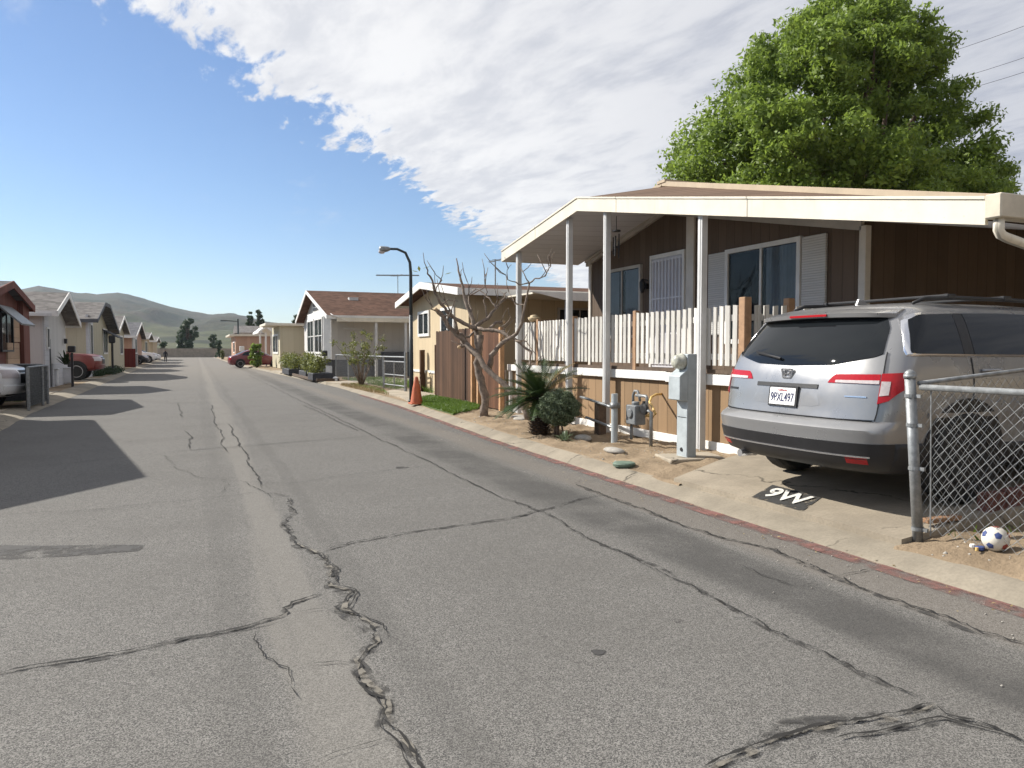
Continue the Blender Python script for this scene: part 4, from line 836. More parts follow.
    for x, y, d in ((474, 314, .2), (480, 350, -.1), (304, 412, -.1), (214, 268, -.3)):
        p = gd(380+x/3.84, 240+y/3.84, D+d); b.ball(p, .038, 10)
    b.build('cut_stub', M['stub'], t, smooth=True)
    b = MB()
    for x, y, d in ((150, 110, -.6), (180, 105, -.7), (262, 128, -.3), (135, 120, -.8)):
        p = gd(380+x/3.84, 240+y/3.84, D+d); dr = Vector((random.uniform(-1, 1), random.uniform(-1, 1), random.uniform(-.6, .4))).normalized()*.10; s = dr.cross(Vector((0, 0, 1))).normalized()*.03
        b.face(p-dr, p+s, p+dr, p-s)
    b.build('last_leaf', M['yellowleaf'], t, fixn=False)
bare_tree()
def sago():
    c = Vector((5.09, 10.95, .1)); t = thing('sago_palm', 'sago palm with stiff dark fronds and shaggy trunk in the dirt strip', 'palm', c)
    b = MB()
    for i in range(14):
        for k in range(15):
            a = 2*math.pi*(k+.5*(i % 2))/15; z = .0+i*.042; r = .17-.003*i+.008*math.sin(i*5+k); d = Vector((math.cos(a), math.sin(a), 0)); s = Vector((-d.y, d.x, 0))
            p = c+d*r*.7+Vector((0, 0, z)); q = c+d*(r+.045)+Vector((0, 0, z+.055)); b.face(p-s*.04, p+s*.04, q+s*.012, q-s*.012); b.face(p-s*.04+Vector((0, 0, .05)), q, p+s*.04+Vector((0, 0, .05)))
    b.cyl(c+Vector((0, 0, .29)), (0, 0, 1), .125, .6, 14); b.build('trunk', M['bark2'], t)
    V = []; DV = []
    top_ = c+Vector((0, 0, .56)); rl_ = random.Random(3)
    for i in range(60):
        az = i*2.39996+rl_.uniform(-.15, .15); el = [1.15, .82, .52, .28, .06, -.12][i % 6]+rl_.uniform(-.1, .1); L = rl_.uniform(.55, .88); P = []; VV = DV if i % 13 == 5 else V; p = Vector(top_); e = el
        for k in range(13): P.append(Vector(p)); p = p+Vector((math.cos(az)*math.cos(e), math.sin(az)*math.cos(e), math.sin(e)))*(L/12); e -= .055
        for k in range(12):
            a, q = P[k], P[k+1]; d = (q-a).normalized(); s = d.cross(Vector((0, 0, 1))); s = s.normalized() if s.length > .05 else Vector((-math.sin(az), math.cos(az), 0)); n_ = s.cross(d)
            VV += [a-s*.006, a+s*.006, q+s*.006, q-s*.006]
            if k < 1: continue
            ll = .155*math.sin(math.pi*min(1, (k+1.2)/13))**.6
            for h_ in range(2):
                o_ = a.lerp(q, h_*.5)
                for sg in (-1, 1):
                    tip = o_+(s*sg*.82+d*.5+n_*.28).normalized()*ll; w = d*.013
                    VV += [o_-w, o_+w, tip+w*.3, tip-w*.3]
    rawmesh('fronds', [tuple(v) for v in V], np.arange(len(V)).reshape(-1, 4), M['sago'], t); rawmesh('dead_fronds', [tuple(v) for v in DV], np.arange(len(DV)).reshape(-1, 4), M['dry'], t)
sago()
def topiary():
    c = Vector((5.14, 10.38, .55)); t = thing('topiary_bush', 'clipped round bush on a short stem right of the sago palm', 'bush', (5.14, 10.38, .1))
    d = RNG.normal(size=(15000, 3)); d /= np.linalg.norm(d, axis=1)[:, None]; k = .60+.44*RNG.random(15000)**.45
    bump = 1+.07*np.sin(d[:, 0]*9+1)*np.sin(d[:, 1]*8)+.05*np.sin(d[:, 2]*13+d[:, 0]*7)
    P = np.array(c)+d*(k*bump)[:, None]*np.array((.315, .315, .265)); leaves('foliage', P, .030, M['topiary'], t, .5, .3)
    b = MB().tube([(5.14, 10.38, .05), (5.13, 10.39, .2), (5.15, 10.37, .5)], .028, 8).tube([(5.10, 10.44, .05), (5.12, 10.42, .35)], .018, 6).tube([(5.2, 10.3, .06), (5.17, 10.34, .35)], .014, 6); b.build('stem', M['bark2'], t, smooth=True)
topiary()
def tuft(name, c, n, L, m, label, cat, spread=1.0, w=.012, group=None, seed=1):
    rr = random.Random(seed); b = MB(); c = Vector(c)
    for i in range(n):
        a = rr.uniform(0, 6.28); e = rr.uniform(.35, 1.4); l = L*rr.uniform(.6, 1.1); d = Vector((math.cos(a)*math.cos(e)*spread, math.sin(a)*math.cos(e)*spread, math.sin(e))); s = Vector((-math.sin(a), math.cos(a), 0))*w
        o = c+Vector((rr.uniform(-.04, .04), rr.uniform(-.04, .04), 0)); p1 = o+d*l*.6; p2 = o+d*l+Vector((0, 0, -l*.18)); b.face(o-s*.6, o+s*.6, p1+s, p1-s); b.face(p1-s, p1+s, p2)
    return tag(b.build(name, m, None, fixn=False), label, cat, group)
tuft('low_plant', (4.98, 9.85, .1), 40, .20, M['topiary'], 'small dark spiky plant in front of the clipped round bush', 'plant', 1.2, .016, seed=3)
tuft('dry_stalks', (5.5, 11.35, .1), 16, .85, M['dry'], 'pale dry stalks leaning behind the sago palm trunk', 'plant', .5, .012, seed=5)
def blades(name, poly, n, z, h, m, parent=None):
    xs = [p[0] for p in poly]; ys = [p[1] for p in poly]; V = []; k = 0
    def inside(x, y):
        r = False; j = len(poly)-1
        for i in range(len(poly)):
            if (poly[i][1] > y) != (poly[j][1] > y) and x < (poly[j][0]-poly[i][0])*(y-poly[i][1])/(poly[j][1]-poly[i][1])+poly[i][0]: r = not r
            j = i
        return r
    rr = random.Random(n)
    while k < n:
        x, y = rr.uniform(min(xs), max(xs)), rr.uniform(min(ys), max(ys))
        if not inside(x, y): continue
        k += 1; a = rr.uniform(0, 6.28); w = rr.uniform(.006, .012); hh = h*rr.uniform(.5, 1.2); lx, ly = rr.gauss(0, .35)*hh, rr.gauss(0, .35)*hh; cx, cy = math.cos(a)*w, math.sin(a)*w
        V += [(x-cx, y-cy, z), (x+cx, y+cy, z), (x+lx+cx*.3, y+ly+cy*.3, z+hh), (x+lx-cx*.3, y+ly-cy*.3, z+hh*.95)]
    o = rawmesh(name, V, np.arange(len(V)).reshape(-1, 4), m, parent); o['kind'] = 'stuff'; return o
LAWN = [(4.93, 14.9), (5.12, 18.9), (5.7, 20.0), (6.15, 20.6), (6.2, 18.6), (6.15, 16.6), (5.75, 15.7)]
struct(MB().pz(LAWN, .06, .118).build('lawn_soil', mat('lawn_base', (.07, .10, .03), .95, .4, 9)))
blades('grass', LAWN, 17000, .112, .075, M['grass'])
struct(MB().pz([(5.16, 21.8), (5.3, 23.6), (5.75, 24.6), (5.8, 30), (5.15, 29.6), (5.15, 24)], .06, .115).build('litter_soil', M['dirt']))
blades('dry_grass', [(5.26, 21.9), (5.4, 23.6), (5.75, 24.6), (5.85, 29.5), (5.1, 29.3), (5.1, 24)], 2600, .10, .09, M['dry']); blades('sparse_grass', [(5.3, 22.2), (5.7, 24.7), (5.85, 28), (5.4, 29)], 1500, .10, .08, M['grass'])
blades('yard_grass', [(6.3, 24.8), (9, 30), (8.2, 36), (6.3, 36)], 5000, .085, .10, M['grass']); blades('side_grass', [(6.7, 22.2), (7.6, 25.4), (7.0, 25.6), (6.65, 24.2)], 900, .12, .2, M['grass'])
blades('far_grass', [(-4.3, 23.3), (-4.2, 26.3), (-4.9, 26.3), (-5.4, 23.3)], 1800, .08, .10, M['grass']); blades('fence_weeds', [(4.85, 3.66), (6.2, 3.66), (6.2, 3.2), (4.85, 3.3)], 45, .14, .06, M['grass'])
def litter():
    V = []; rr = random.Random(4)
    for i in range(900):
        y = rr.uniform(-1, 15); x = ip(RKP, y)+rr.uniform(.27, 2.0)
        if 3.3 < y < 7.5: continue
        z = yard_z(x, y)+.006; s = rr.uniform(.008, .022); a = rr.uniform(0, 6.28)
        V += [(x+s*math.cos(a+k*1.57)*(1 if k % 2 else .45), y+s*math.sin(a+k*1.57)*(1 if k % 2 else .45), z+rr.uniform(0, .012)) for k in range(4)]
    for i in range(420):
        y = rr.uniform(-2, 30) if i % 2 else rr.uniform(1, 14); x = ip(RKP, y)-abs(rr.gauss(0, .22))+.03; s = rr.uniform(.006, .017); a = rr.uniform(0, 6.28)
        V += [(x+s*math.cos(a+k*1.57)*(1 if k % 2 else .45), y+s*math.sin(a+k*1.57)*(1 if k % 2 else .45), .013+rr.uniform(0, .008)) for k in range(4)]
    pb = []; fq = []
    for i in range(1500):
        y = rr.uniform(-1, 15); x = ip(RKP, y)+rr.uniform(.26, 2.1)
        if 3.5 < y < 7.5: continue
        z = yard_z(x, y); q = rr.uniform(.004, .013)*(2.2 if rr.random() < .06 else 1); n0 = len(pb); a = rr.uniform(0, 1.5)
        pb += [(x+q*math.cos(a+k*1.5708)*rr.uniform(.7, 1.3), y+q*math.sin(a+k*1.5708)*rr.uniform(.7, 1.3), z) for k in range(4)]+[(x, y, z+q*.8), (x, y, z-q)]
        if i % 3 == 0:
            y = rr.uniform(-2, 16); x = ip(RKP, y)-abs(rr.gauss(0, .35)); q = rr.uniform(.003, .008); pb[-6:] = [(x+q*math.cos(a+k*1.57), y+q*math.sin(a+k*1.57), .003) for k in range(4)]+[(x, y, .003+q), (x, y, -.002)]
        for k in range(4): fq += [(n0+k, n0+(k+1) % 4, n0+4), (n0+(k+1) % 4, n0+k, n0+5)]
    o = rawmesh('pebbles', pb, fq, M['stone'], k=3); o['kind'] = 'stuff'
    o = rawmesh('leaf_litter', V, np.arange(len(V)).reshape(-1, 4), M['dry']); o['kind'] = 'stuff'
litter()
# ------------------------------------------------------------------ big tree
def crown_tree(name, label, base, clumps, nleaf, size, m, trunk_r, trunk_h, bark='bark2', up_=.3, shell=.4, group=None):
    t = thing(name, label, 'tree', base, group); bx = Vector(base)
    b = MB(); b.tube([bx-Vector((0, 0, .2)), bx+Vector((.1, 0, trunk_h*.5)), bx+Vector((0, 0, trunk_h))], [trunk_r*1.25, trunk_r, trunk_r*.85], 12)
    b.build('trunk', M[bark], t, smooth=True)
    b = MB()
    for (c, r) in clumps[::max(1, len(clumps)//36)]:
        s_ = bx+Vector((0, 0, trunk_h*random.uniform(.75, 1))); e = Vector(c); mid = s_.lerp(e, .5)+Vector((random.gauss(0, .3), random.gauss(0, .3), .5))*min(1, trunk_r*3); b.tube([s_, mid, e], [trunk_r*.45, trunk_r*.26, trunk_r*.08], 6)
    b.build('limbs', M[bark], t, smooth=True)
    leaves('crown', clump_points(clumps, nleaf, shell), size, m, t, .45, up_); return t
def big_tree():
    D = 28.0; rr = random.Random(11); cl = []
    OUT_ = [(195, 668, 1010), (170, 672, 1008), (150, 678, 1004), (130, 690, 985), (110, 702, 955), (90, 712, 952), (70, 728, 948), (50, 745, 946), (30, 772, 940), (10, 796, 928), (-8, 815, 905)]
    ys_ = [o[0] for o in OUT_][::-1]; L = [o[1] for o in OUT_][::-1]; Rr = [o[2] for o in OUT_][::-1]
    lobes = [(gd(x, y, D+dd), q) for x, y, dd, q in ((958, 142, 0, 1.5), (940, 108, -1, 1.4), (968, 178, .8, 1.5), (925, 165, 2, 1.7), (915, 95, 1, 1.6), (920, 55, 0, 1.4), (835, 48, -1.5, 1.6), (870, 30, 1, 1.6), (842, 95, -2, 1.7), (880, 130, -2.5, 1.7), (815, 140, -3, 1.7), (770, 120, -1, 1.6), (890, 185, 1, 1.8), (985, 190, -.5, 1.1), (850, 12, 0, 1.4))]
    while len(lobes) < 64:
        y = rr.uniform(8, 230); l, r_ = np.interp(min(y, 195), ys_, L), np.interp(min(y, 195), ys_, Rr); rad = rr.uniform(1.15, 1.9); mg = rad*F/D*.95; hw = (r_-l)/2
        if hw < mg+4: continue
        f_ = rr.uniform(-1, 1); x = (l+r_)/2+f_*(hw-mg); dd = math.sqrt(max(0, 1-f_*f_))*5.2*min(1, hw/140)*rr.choice([-1, 1])*rr.uniform(.3, 1)
        p = gd(x, max(y, mg-8), D+dd)
        if any((p-q).length < .75*(rad+q_r)*.62 for q, q_r in lobes): 
            if rr.random() < .9: continue
        lobes.append((p, rad))
    for p, rad in lobes:
        for k in range(15):
            d = Vector((rr.gauss(0, 1), rr.gauss(0, 1), rr.gauss(.25, 1))).normalized(); q = p+d*rad*rr.uniform(.45, .85); c_ = rr.uniform(.36, .60); cl.append((tuple(q), (c_*1.1, c_*1.1, c_*.8)))
    for x, y, rd, dd in ((684, 150, .9, 0), (682, 172, .9, -1), (680, 190, .9, 1.5), (700, 135, 1, 1), (700, 165, 1.1, -2), (706, 190, 1.2, 2), (720, 115, 1, -1), (725, 150, 1.2, 0), (740, 85, 1, 1), (745, 125, 1.2, -2), (690, 205, 1, 0), (988, 165, .9, 0), (995, 185, .9, 1), (975, 150, .9, -1), (985, 195, 1, -1.5), (770, 60, 1, 0), (800, 30, 1, 1)): cl.append((tuple(gd(x, y, D+dd)), (rd, rd, rd*.8)))
    b = gd(842, 350, D); crown_tree('ash_tree', 'tall bright green broadleaf tree rising behind the brown home roof', (b.x, b.y, .08), cl, 185000, .175, M['leaf'], .36, 5.5, up_=.35, shell=.15)
big_tree()
def round_tree(name, label, px, py0, py1, D, wpx, nleaf, size, m, group=None, seed=0):
    rr = random.Random(seed+px); b = gd(px, 350, D); hw = wpx/2*D/F; zt_ = H+(350-py0)*D/F; zb = H+(350-py1)*D/F; cl = []
    for i in range(44):
        a = rr.uniform(0, 6.28); f_ = rr.uniform(0, .85); h_ = rr.uniform(.08, .93); k = math.sqrt(max(.05, 1-((h_-.42)/.6)**2))
        r = hw*rr.uniform(.15, .30); cl.append(((b.x+math.cos(a)*f_*hw*k, b.y+math.sin(a)*f_*hw*k, zb+(zt_-zb)*h_), (r, r, r*.85)))
    return crown_tree(name, label, (b.x, b.y, 0), cl, nleaf, size, m, hw*.09, max(.8, (zb+(zt_-zb)*.4)), shell=.3)
round_tree('dense_tree', 'large dark round tree beyond the wall at the end of the street', 188, 319, 352, 175, 25, 9000, .5, M['leaf_dark'], seed=1)
round_tree('small_tree', 'low dark tree right of the large round tree behind the end wall', 213, 334, 356, 168, 12, 3500, .4, M['leaf_dark'], seed=2)
round_tree('small_tree', 'dark green tree at the kerb left of the salmon house', 219, 339, 358, 135, 8, 2600, .3, M['leaf_dark'], seed=3)
round_tree('ragged_tree', 'ragged dark tree above the salmon house roof, left clump', 250, 311, 336, 150, 9, 2600, .42, M['leaf_dark'], seed=4)
round_tree('ragged_tree', 'ragged dark tree above the salmon house roof, right clump', 260, 309, 336, 152, 11, 2600, .42, M['leaf_dark'], seed=5)
round_tree('ragged_tree', 'grey-green tree top showing above the beige flat-roofed house', 298, 313, 345, 150, 14, 2600, .42, M['leaf_dark'], seed=6)
round_tree('small_tree', 'short dark tree behind the far left houses by the end wall', 164, 342, 356, 160, 9, 2000, .4, M['leaf_dark'], seed=7)
round_tree('bush', 'rounded green bush hiding the nose of the red sedan', 256, 343, 367, 58, 18, 3000, .16, M['leaf'], seed=8)
round_tree('bush', 'yellow-green bush beside the dark tree at the far right kerb', 222, 350, 361, 110, 5, 1200, .22, M['yellowleaf'], seed=9)
def shrub_tree():
    b = gd(361, 350, 27.6); bx = Vector((b.x, b.y, .09)); rr = random.Random(5); t = thing('young_tree', 'thin young tree with sparse pale leaves inside the chain-link yard', 'tree', bx)
    m = MB(); cl = []
    for i in range(13):
        a = i*2.4; e = rr.uniform(.75, 1.35); L = rr.uniform(1.1, 1.75); d = Vector((math.cos(a)*math.cos(e), math.sin(a)*math.cos(e), math.sin(e))); p0 = bx+Vector((rr.uniform(-.05, .05), rr.uniform(-.05, .05), 0)); p1 = p0+Vector((0, 0, .35))+d*L*.4; p2 = p0+Vector((0, 0, .35))+d*L+Vector((d.x, d.y, 0))*.1
        m.tube([p0, p1, p2], [.022, .016, .006], 6)
        for k in (.55, .75, .95): q = p0.lerp(p2, k)+Vector((rr.gauss(0, .06), rr.gauss(0, .06), .1)); cl.append((tuple(q), (.16, .16, .15)))
    m.build('stems', M['bark'], t, smooth=True); leaves('foliage', clump_points(cl, 1500, .1), .085, M['yellowleaf'], t, .4, .2)
shrub_tree()
# ------------------------------------------------------------------ chain-link fences
def mesh_panel(A, B, h, cell, r, m, parent, name='wire_mesh', n=3):
    A, B = Vector(A), Vector(B); d = B-A; L = math.hypot(d.x, d.y); ux = Vector((d.x/L, d.y/L, d.z/L)); b = MB(); nrm = Vector((-ux.y, ux.x, 0))
    k = -int(h/cell)-1
    while k*cell < L:
        for sg in (1, -1):
            s0 = k*cell; t0, t1 = max(0, -s0), min(h, L-s0)
            if t1-t0 > cell*.4:
                P = []
                for t in (t0, t1):
                    s = s0+t; z = t if sg > 0 else h-t; P.append(A+ux*s+Vector((0, 0, z))+nrm*(r*.8*sg))
                b.tube(P, r, n, cap=False)
        k += 1
    o = b.build(name, m, parent); return o
t = thing('chain_link_fence', 'galvanised chain-link fence with capped corner post beside the parked car', 'fence', (4.64, 3.69, .1))
pb, pt = Vector((4.70, 3.735, .03)), Vector((4.635, 3.785, 1.26))
MB().tube([pb, pt], .036, 14).tube([pt-Vector((0, 0, .01)), pt+Vector((0, 0, .018))], .042, 14).ball(pt+Vector((0, 0, .018)), (.040, .040, .035), 12).build('corner_post', M['galv'], t, smooth=True)
for z in (.2, .62, .92, 1.12):
    q = pb.lerp(pt, (z-.05)/1.2); MB().tube([q-Vector((0, 0, .012)), q+Vector((0, 0, .012))], .041, 14).bar(q, q+Vector((.01, -.075, 0)), .02, .024).build('clamp', M['galv'], t)
MB().tube([(4.665, 3.72, 1.19), (4.71, .4, 1.185), (4.71, -3.0, 1.18)], .021, 10).build('top_rail', M['galv'], t, smooth=True)
mesh_panel((4.715, 3.65, .17), (4.715, -.6, .16), 1.02, .085, .0020, M['galv'], t)
MB().tube([(4.72, 3.66, .15), (4.69, 3.66, 1.19)], .006, 6).build('tension_bar', M['galv'], t)
MB().tube([(4.73, .55, .05), (4.73, .55, 1.18)], .028, 10).build('line_post', M['galv'], t, smooth=True)
t2 = thing('chain_link_fence', 'second chain-link fence running back from the corner post along the side of the parked car', 'fence', (7, 3.72, .1))
MB().tube([(4.68, 3.75, 1.215), (5.8, 3.74, 1.30), (9.5, 3.73, 1.38)], .016, 10).build('top_rail', M['galv'], t2, smooth=True)
mesh_panel((4.68, 3.73, .15), (9.5, 3.73, .31), 1.06, .080, .0015, M['galv'], t2)
for x, z in ((6.9, 1.33), (9.5, 1.38)): MB().tube([(x, 3.73, .05), (x, 3.73, z)], .026, 10).build('line_post', M['galv'], t2, smooth=True)
# ball, scraps, edging
rb = .080; zb_ = .16
for _ in range(6): cg = gz(994, 554, zb_); zb_ = yard_z(cg.x, cg.y)
c = (cg.x+.01, cg.y, zb_+rb-.007)
t = thing('football', 'scuffed white football with blue and red panels lying in the dirt by the fence', 'ball', (c[0], c[1], .165))
MB().ball(c, rb, 28).build('ball_skin', M['ballw'], t, smooth=True, merge=True)
g_ = (1+5**.5)/2; IC = [Vector(p).normalized() for a in (-1, 1) for b_ in (-g_, g_) for p in ((0, a, b_), (a, b_, 0), (b_, 0, a))]
rot = Matrix.Rotation(.5, 3, 'Z') @ Matrix.Rotation(.55, 3, 'X')
for i, q in enumerate(IC):
    q = rot @ q; u_ = q.orthogonal().normalized(); w_ = q.cross(u_); b = MB(); cc = Vector(c)+q*(rb+.0022)
    ring = [[Vector(c)+(q+(u_*math.cos(a)+w_*math.sin(a))*rr_).normalized()*(rb+.0018) for a in np.arange(5)*1.2566] for rr_ in (.15, .31)]
    for k in range(5): b.face(cc, ring[0][k], ring[0][(k+1) % 5]); b.face(ring[0][k], ring[1][k], ring[1][(k+1) % 5], ring[0][(k+1) % 5])
    b.build('ball_patch', M['ballb'] if i % 2 == 0 else M['ballr'], t, smooth=True)
rr = random.Random(9)
def scrap(name, x, y, z, r, m, label, cat):
    b = MB(); n = 9; P0 = [(x+r*(1+.35*math.sin(3*k+x*9))*math.cos(k*6.283/n), y+r*.7*(1+.3*math.cos(2*k))*math.sin(k*6.283/n), z) for k in range(n)]
    b.prism(P0, (.004, .003, .022)); return tag(b.build(name, m, None, bevel=.004), label, cat)
scrap('paper_scrap', c[0]-.05, c[1]+.115, zb_-.006, .022, M['white'], 'small white scrap in the dirt left of the football', 'litter')
scrap('cloth_scrap', c[0]-.06, c[1]+.055, zb_-.006, .034, M['ballb'], 'blue crumpled scrap touching the football', 'litter')
scrap('wrapper', c[0]-.11, c[1]+.045, zb_-.006, .012, M['yellow'], 'tiny yellow wrapper on the dirt in front of the blue scrap', 'litter')
e0, e1 = gz(925, 521, .20), gz(959, 517, .21)
tag(MB().bar(e0, e1, .07, .035).build('wood_offcut', M['plank'], None, bevel=.006), 'orange-brown wood offcut lying behind the chain-link mesh', 'plank')
b = thing('brick_edging', 'row of dark red bricks edging the dirt behind the chain-link fence', 'edging', (6.5, 4.3, .1))
for k in range(16):
    x = 5.62+.225*k; y = 3.85+.004*k; MB().obb((x, y, zd(x)+.06), (.10, .01*math.sin(k*3), 0), (0, .05, 0), (.0, .01*math.sin(k*5), .075)).build('brick', M['brick'], b, bevel=.008)
# ------------------------------------------------------------------ house number on the drive
def zs(x): return zd(x)+.004
HN = [((4.60, 5.36), (4.58, 4.72)), ((5.02, 5.56), (5.00, 4.93))]    # street edge and house edge, each (left, right)
b = MB(); n = 5; rows_ = []
for i in range(n+1):
    f_ = i/n; rows_.append([(HN[0][k][0]+(HN[1][k][0]-HN[0][k][0])*f_, HN[0][k][1]+(HN[1][k][1]-HN[0][k][1])*f_) for k in (0, 1)])
for a_, c_ in zip(rows_, rows_[1:]): b.face(*[(x, y, zs(x)) for x, y in (a_[0], c_[0], c_[1], a_[1])])
hn_ = tag(b.build('house_number', M['paint_black'], None, fixn=False), 'white 9W painted on a black rectangle on the driveway behind the car', 'house number')
sl = Vector((1, .45, (zd(5.0)-zd(4.6))/.4))
text('number_text', '9W', .40, (4.80, 5.14, zd(4.80)+.011), (-.03, -1, 0), tuple(sl), M['paint_white'], hn_, .0005, .010, .50)
# ------------------------------------------------------------------ wooden fence by the bare tree
t = thing('board_fence', 'weathered dark brown board fence with pale new posts behind the bare tree', 'fence', (6.3, 18, .1))
def boards(y0, y1, x0, x1, z1, m, name, bw=.145, seed=1, drop=.0):
    rr = random.Random(seed); b = MB(); n = int(abs(y1-y0)/bw)
    for i in range(n):
        f_ = (i+.5)/n; y = y0+(y1-y0)*f_; x = x0+(x1-x0)*f_; zt_ = z1+rr.uniform(-.02, .02)-drop*f_; w = bw*.485
        b.prism([(x+rr.uniform(-.004, .004), y-w, .13), (x, y+w, .13), (x, y+w, zt_-.012), (x, y, zt_), (x, y-w, zt_-.01)], (.02, 0, 0))
    return b.build(name, M[m], t)
boards(21.15, 17.35, 6.48, 6.20, 1.98, 'wood_dark', 'board_panel', seed=2); boards(16.55, 15.35, 6.20, 6.18, 1.92, 'wood_red', 'board_panel', seed=3)
for x, y, z, m in ((6.16, 15.25, 1.95, 'wood_light'), (6.19, 16.75, 1.80, 'wood_light'), (6.22, 17.25, 2.1, 'wood_light'), (6.52, 21.25, 1.6, 'wood_dark')): MB().box(x-.05, x+.05, y-.05, y+.05, .08, z).build('post', M[m], t, bevel=.006)
MB().box(6.62, 6.66, 16.6, 17.3, .12, 1.75).build('gate_board', M['wood_dark'], t)
# ------------------------------------------------------------------ cone, street lamps, wires
cp = gz(416.5, 404, .112); t = thing('traffic_cone', 'tall faded orange traffic cone on the lawn edge beside the lamp post', 'traffic cone', cp)
MB().lathe([(.155, .03), (.15, .045), (.12, .25), (.085, .45), (.045, .66), (.03, .68)], cp, n=20).build('cone', M['orange'], t, smooth=True)
MB().box(cp.x-.17, cp.x+.17, cp.y-.17, cp.y+.17, cp.z, cp.z+.035).build('base', M['orange'], t, bevel=.008)
lb = gz(411.5, 402, .1); t = thing('street_lamp', 'dark street lamp post with curved arm beside the orange traffic cone', 'street lamp', lb)
zt_ = gd(409, 268, 19.5).z; arm = [lb+Vector((0, 0, 2.2)), Vector((lb.x, lb.y, zt_-.15)), Vector((lb.x-.02, lb.y, zt_+.12)), Vector((lb.x-.14, lb.y-.02, zt_+.36)), Vector((lb.x-.36, lb.y-.04, zt_+.44)), Vector((lb.x-.62, lb.y-.06, zt_+.43))]
MB().tube([lb-Vector((0, 0, .1)), lb+Vector((0, 0, 1.0)), lb+Vector((0, 0, 2.25))], [.058, .055, .048], 12).tube(arm, [.047, .042, .037, .034, .032, .03], 10).cyl(lb+Vector((0, 0, .03)), (0, 0, 1), .085, .06, 12).build('pole', M['lamp'], t, smooth=True)
hp = arm[-1]; MB().lathe([(.035, -.02), (.06, .03), (.075, .12), (.085, .22), (.05, .26)], hp+Vector((.05, 0, 0)), (-1, -.05, -.12), 14).build('lamp_head', M['galv'], t, smooth=True)
MB().ball(hp+Vector((-.15, -.01, -.085)), (.085, .065, .05), 12).build('lens', M['clear_lens'], t, smooth=True)
p2 = gz(231.5, 363, 0); t = thing('street_lamp', 'distant dark street lamp with straight side arm above the salmon house', 'street lamp', (5.2, 108, 0))
b = Vector((5.35, 110, 0)); hz = H+31*(110*.92+5*.39)/F
MB().tube([b, b+Vector((0, 0, hz))], .12, 8).bar(b+Vector((.1, 0, hz-.35)), b+Vector((-1.75, -.1, hz-.25)), .10, .12).build('pole', M['lamp'], t); MB().obb(b+Vector((-1.9, -.1, hz-.27)), (.35, 0, 0), (0, .12, 0), (0, 0, .07)).build('lamp_head', M['lamp'], t)
for i, (ya, yb, nm) in enumerate(((64, 22, 'highest'), (90, 57, 'middle'), (102, 73, 'lowest'))):
    p, q = gd(880, ya+8, 60), gd(1110, yb-30, 38); P = [p.lerp(q, k/12)-Vector((0, 0, 1.2*4*(k/12)*(1-k/12)*.25)) for k in range(13)]
    tag(MB().tube(P, .014, 5).build('overhead_wire', M['iron'], None), '%s of the three thin overhead wires right of the big tree' % nm, 'wire', 'overhead wires')
# ------------------------------------------------------------------ houses
def gable(name, label, X0, X1, Y0, Y1, zb, ze, zr, Yr, wall, roof, sg, over=.45, eave=.35, fascia='white', ze2=None, base=None, th=.10, soff='trim', eave2=None, flat=0.0):
    """gable end faces the street at X0, body runs to X1; (Y0, ze) and (Y1, ze2) are the eaves, Yr/zr the ridge; sg = +1 for houses on the right"""
    ze2 = ze if ze2 is None else ze2; h = thing(name, label, 'house', ((X0+X1)/2, (Y0+Y1)/2, .1))
    w = MB().px([(Y0, zb), (Y1, zb), (Y1, ze2), (Yr+flat+.001, zr), (Yr-flat, zr), (Y0, ze)], X0, X1).build('wall', M[wall], h)
    if base: MB().box(min(X0, X1)+.03, max(X0, X1)-.03, Y0+.03, Y1-.03, .05, zb).build('skirting', M[base], h)
    xa = X0-sg*over; r = MB(); eave2 = eave if eave2 is None else eave2; s0 = (zr-ze)/(Yr-flat-Y0); s1 = (zr-ze2)/(Y1-Yr-flat); y0, y1 = Y0-eave, Y1+eave2
    E0, E1 = (y0, ze-s0*eave), (y1, ze2-s1*eave2); up_ = .03
    if flat: r.px([(Yr-flat, zr+up_), (Yr+flat, zr+up_), (Yr+flat, zr+up_+th), (Yr-flat, zr+up_+th)], xa, X1)
    for (ya, za), yr in ((E0, Yr-flat), (E1, Yr+flat)): r.px([(yr, zr+up_), (ya, za+up_), (ya, za+up_+th), (yr, zr+up_+th)], xa, X1)
    ro = r.build('roof', M[roof], h); f = MB(); xf = xa-sg*.035
    for (ya, za), yr in ((E0, Yr-flat), (E1, Yr+flat)): f.px([(yr, zr-.06), (ya, za-.06), (ya, za+up_+th+.01), (yr, zr+up_+th+.01)], xa, xf)
    if flat: f.px([(Yr-flat, zr-.06), (Yr+flat, zr-.06), (Yr+flat, zr+up_+th+.01), (Yr-flat, zr+up_+th+.01)], xa, xf)
    for (ya, za), d in ((E0, -.03), (E1, .03)): f.box(min(xa, X1), max(xa, X1), min(ya, ya+d), max(ya, ya+d), za-.05, za+up_+th)
    f.build('fascia', M[fascia], ro); return h, w, ro
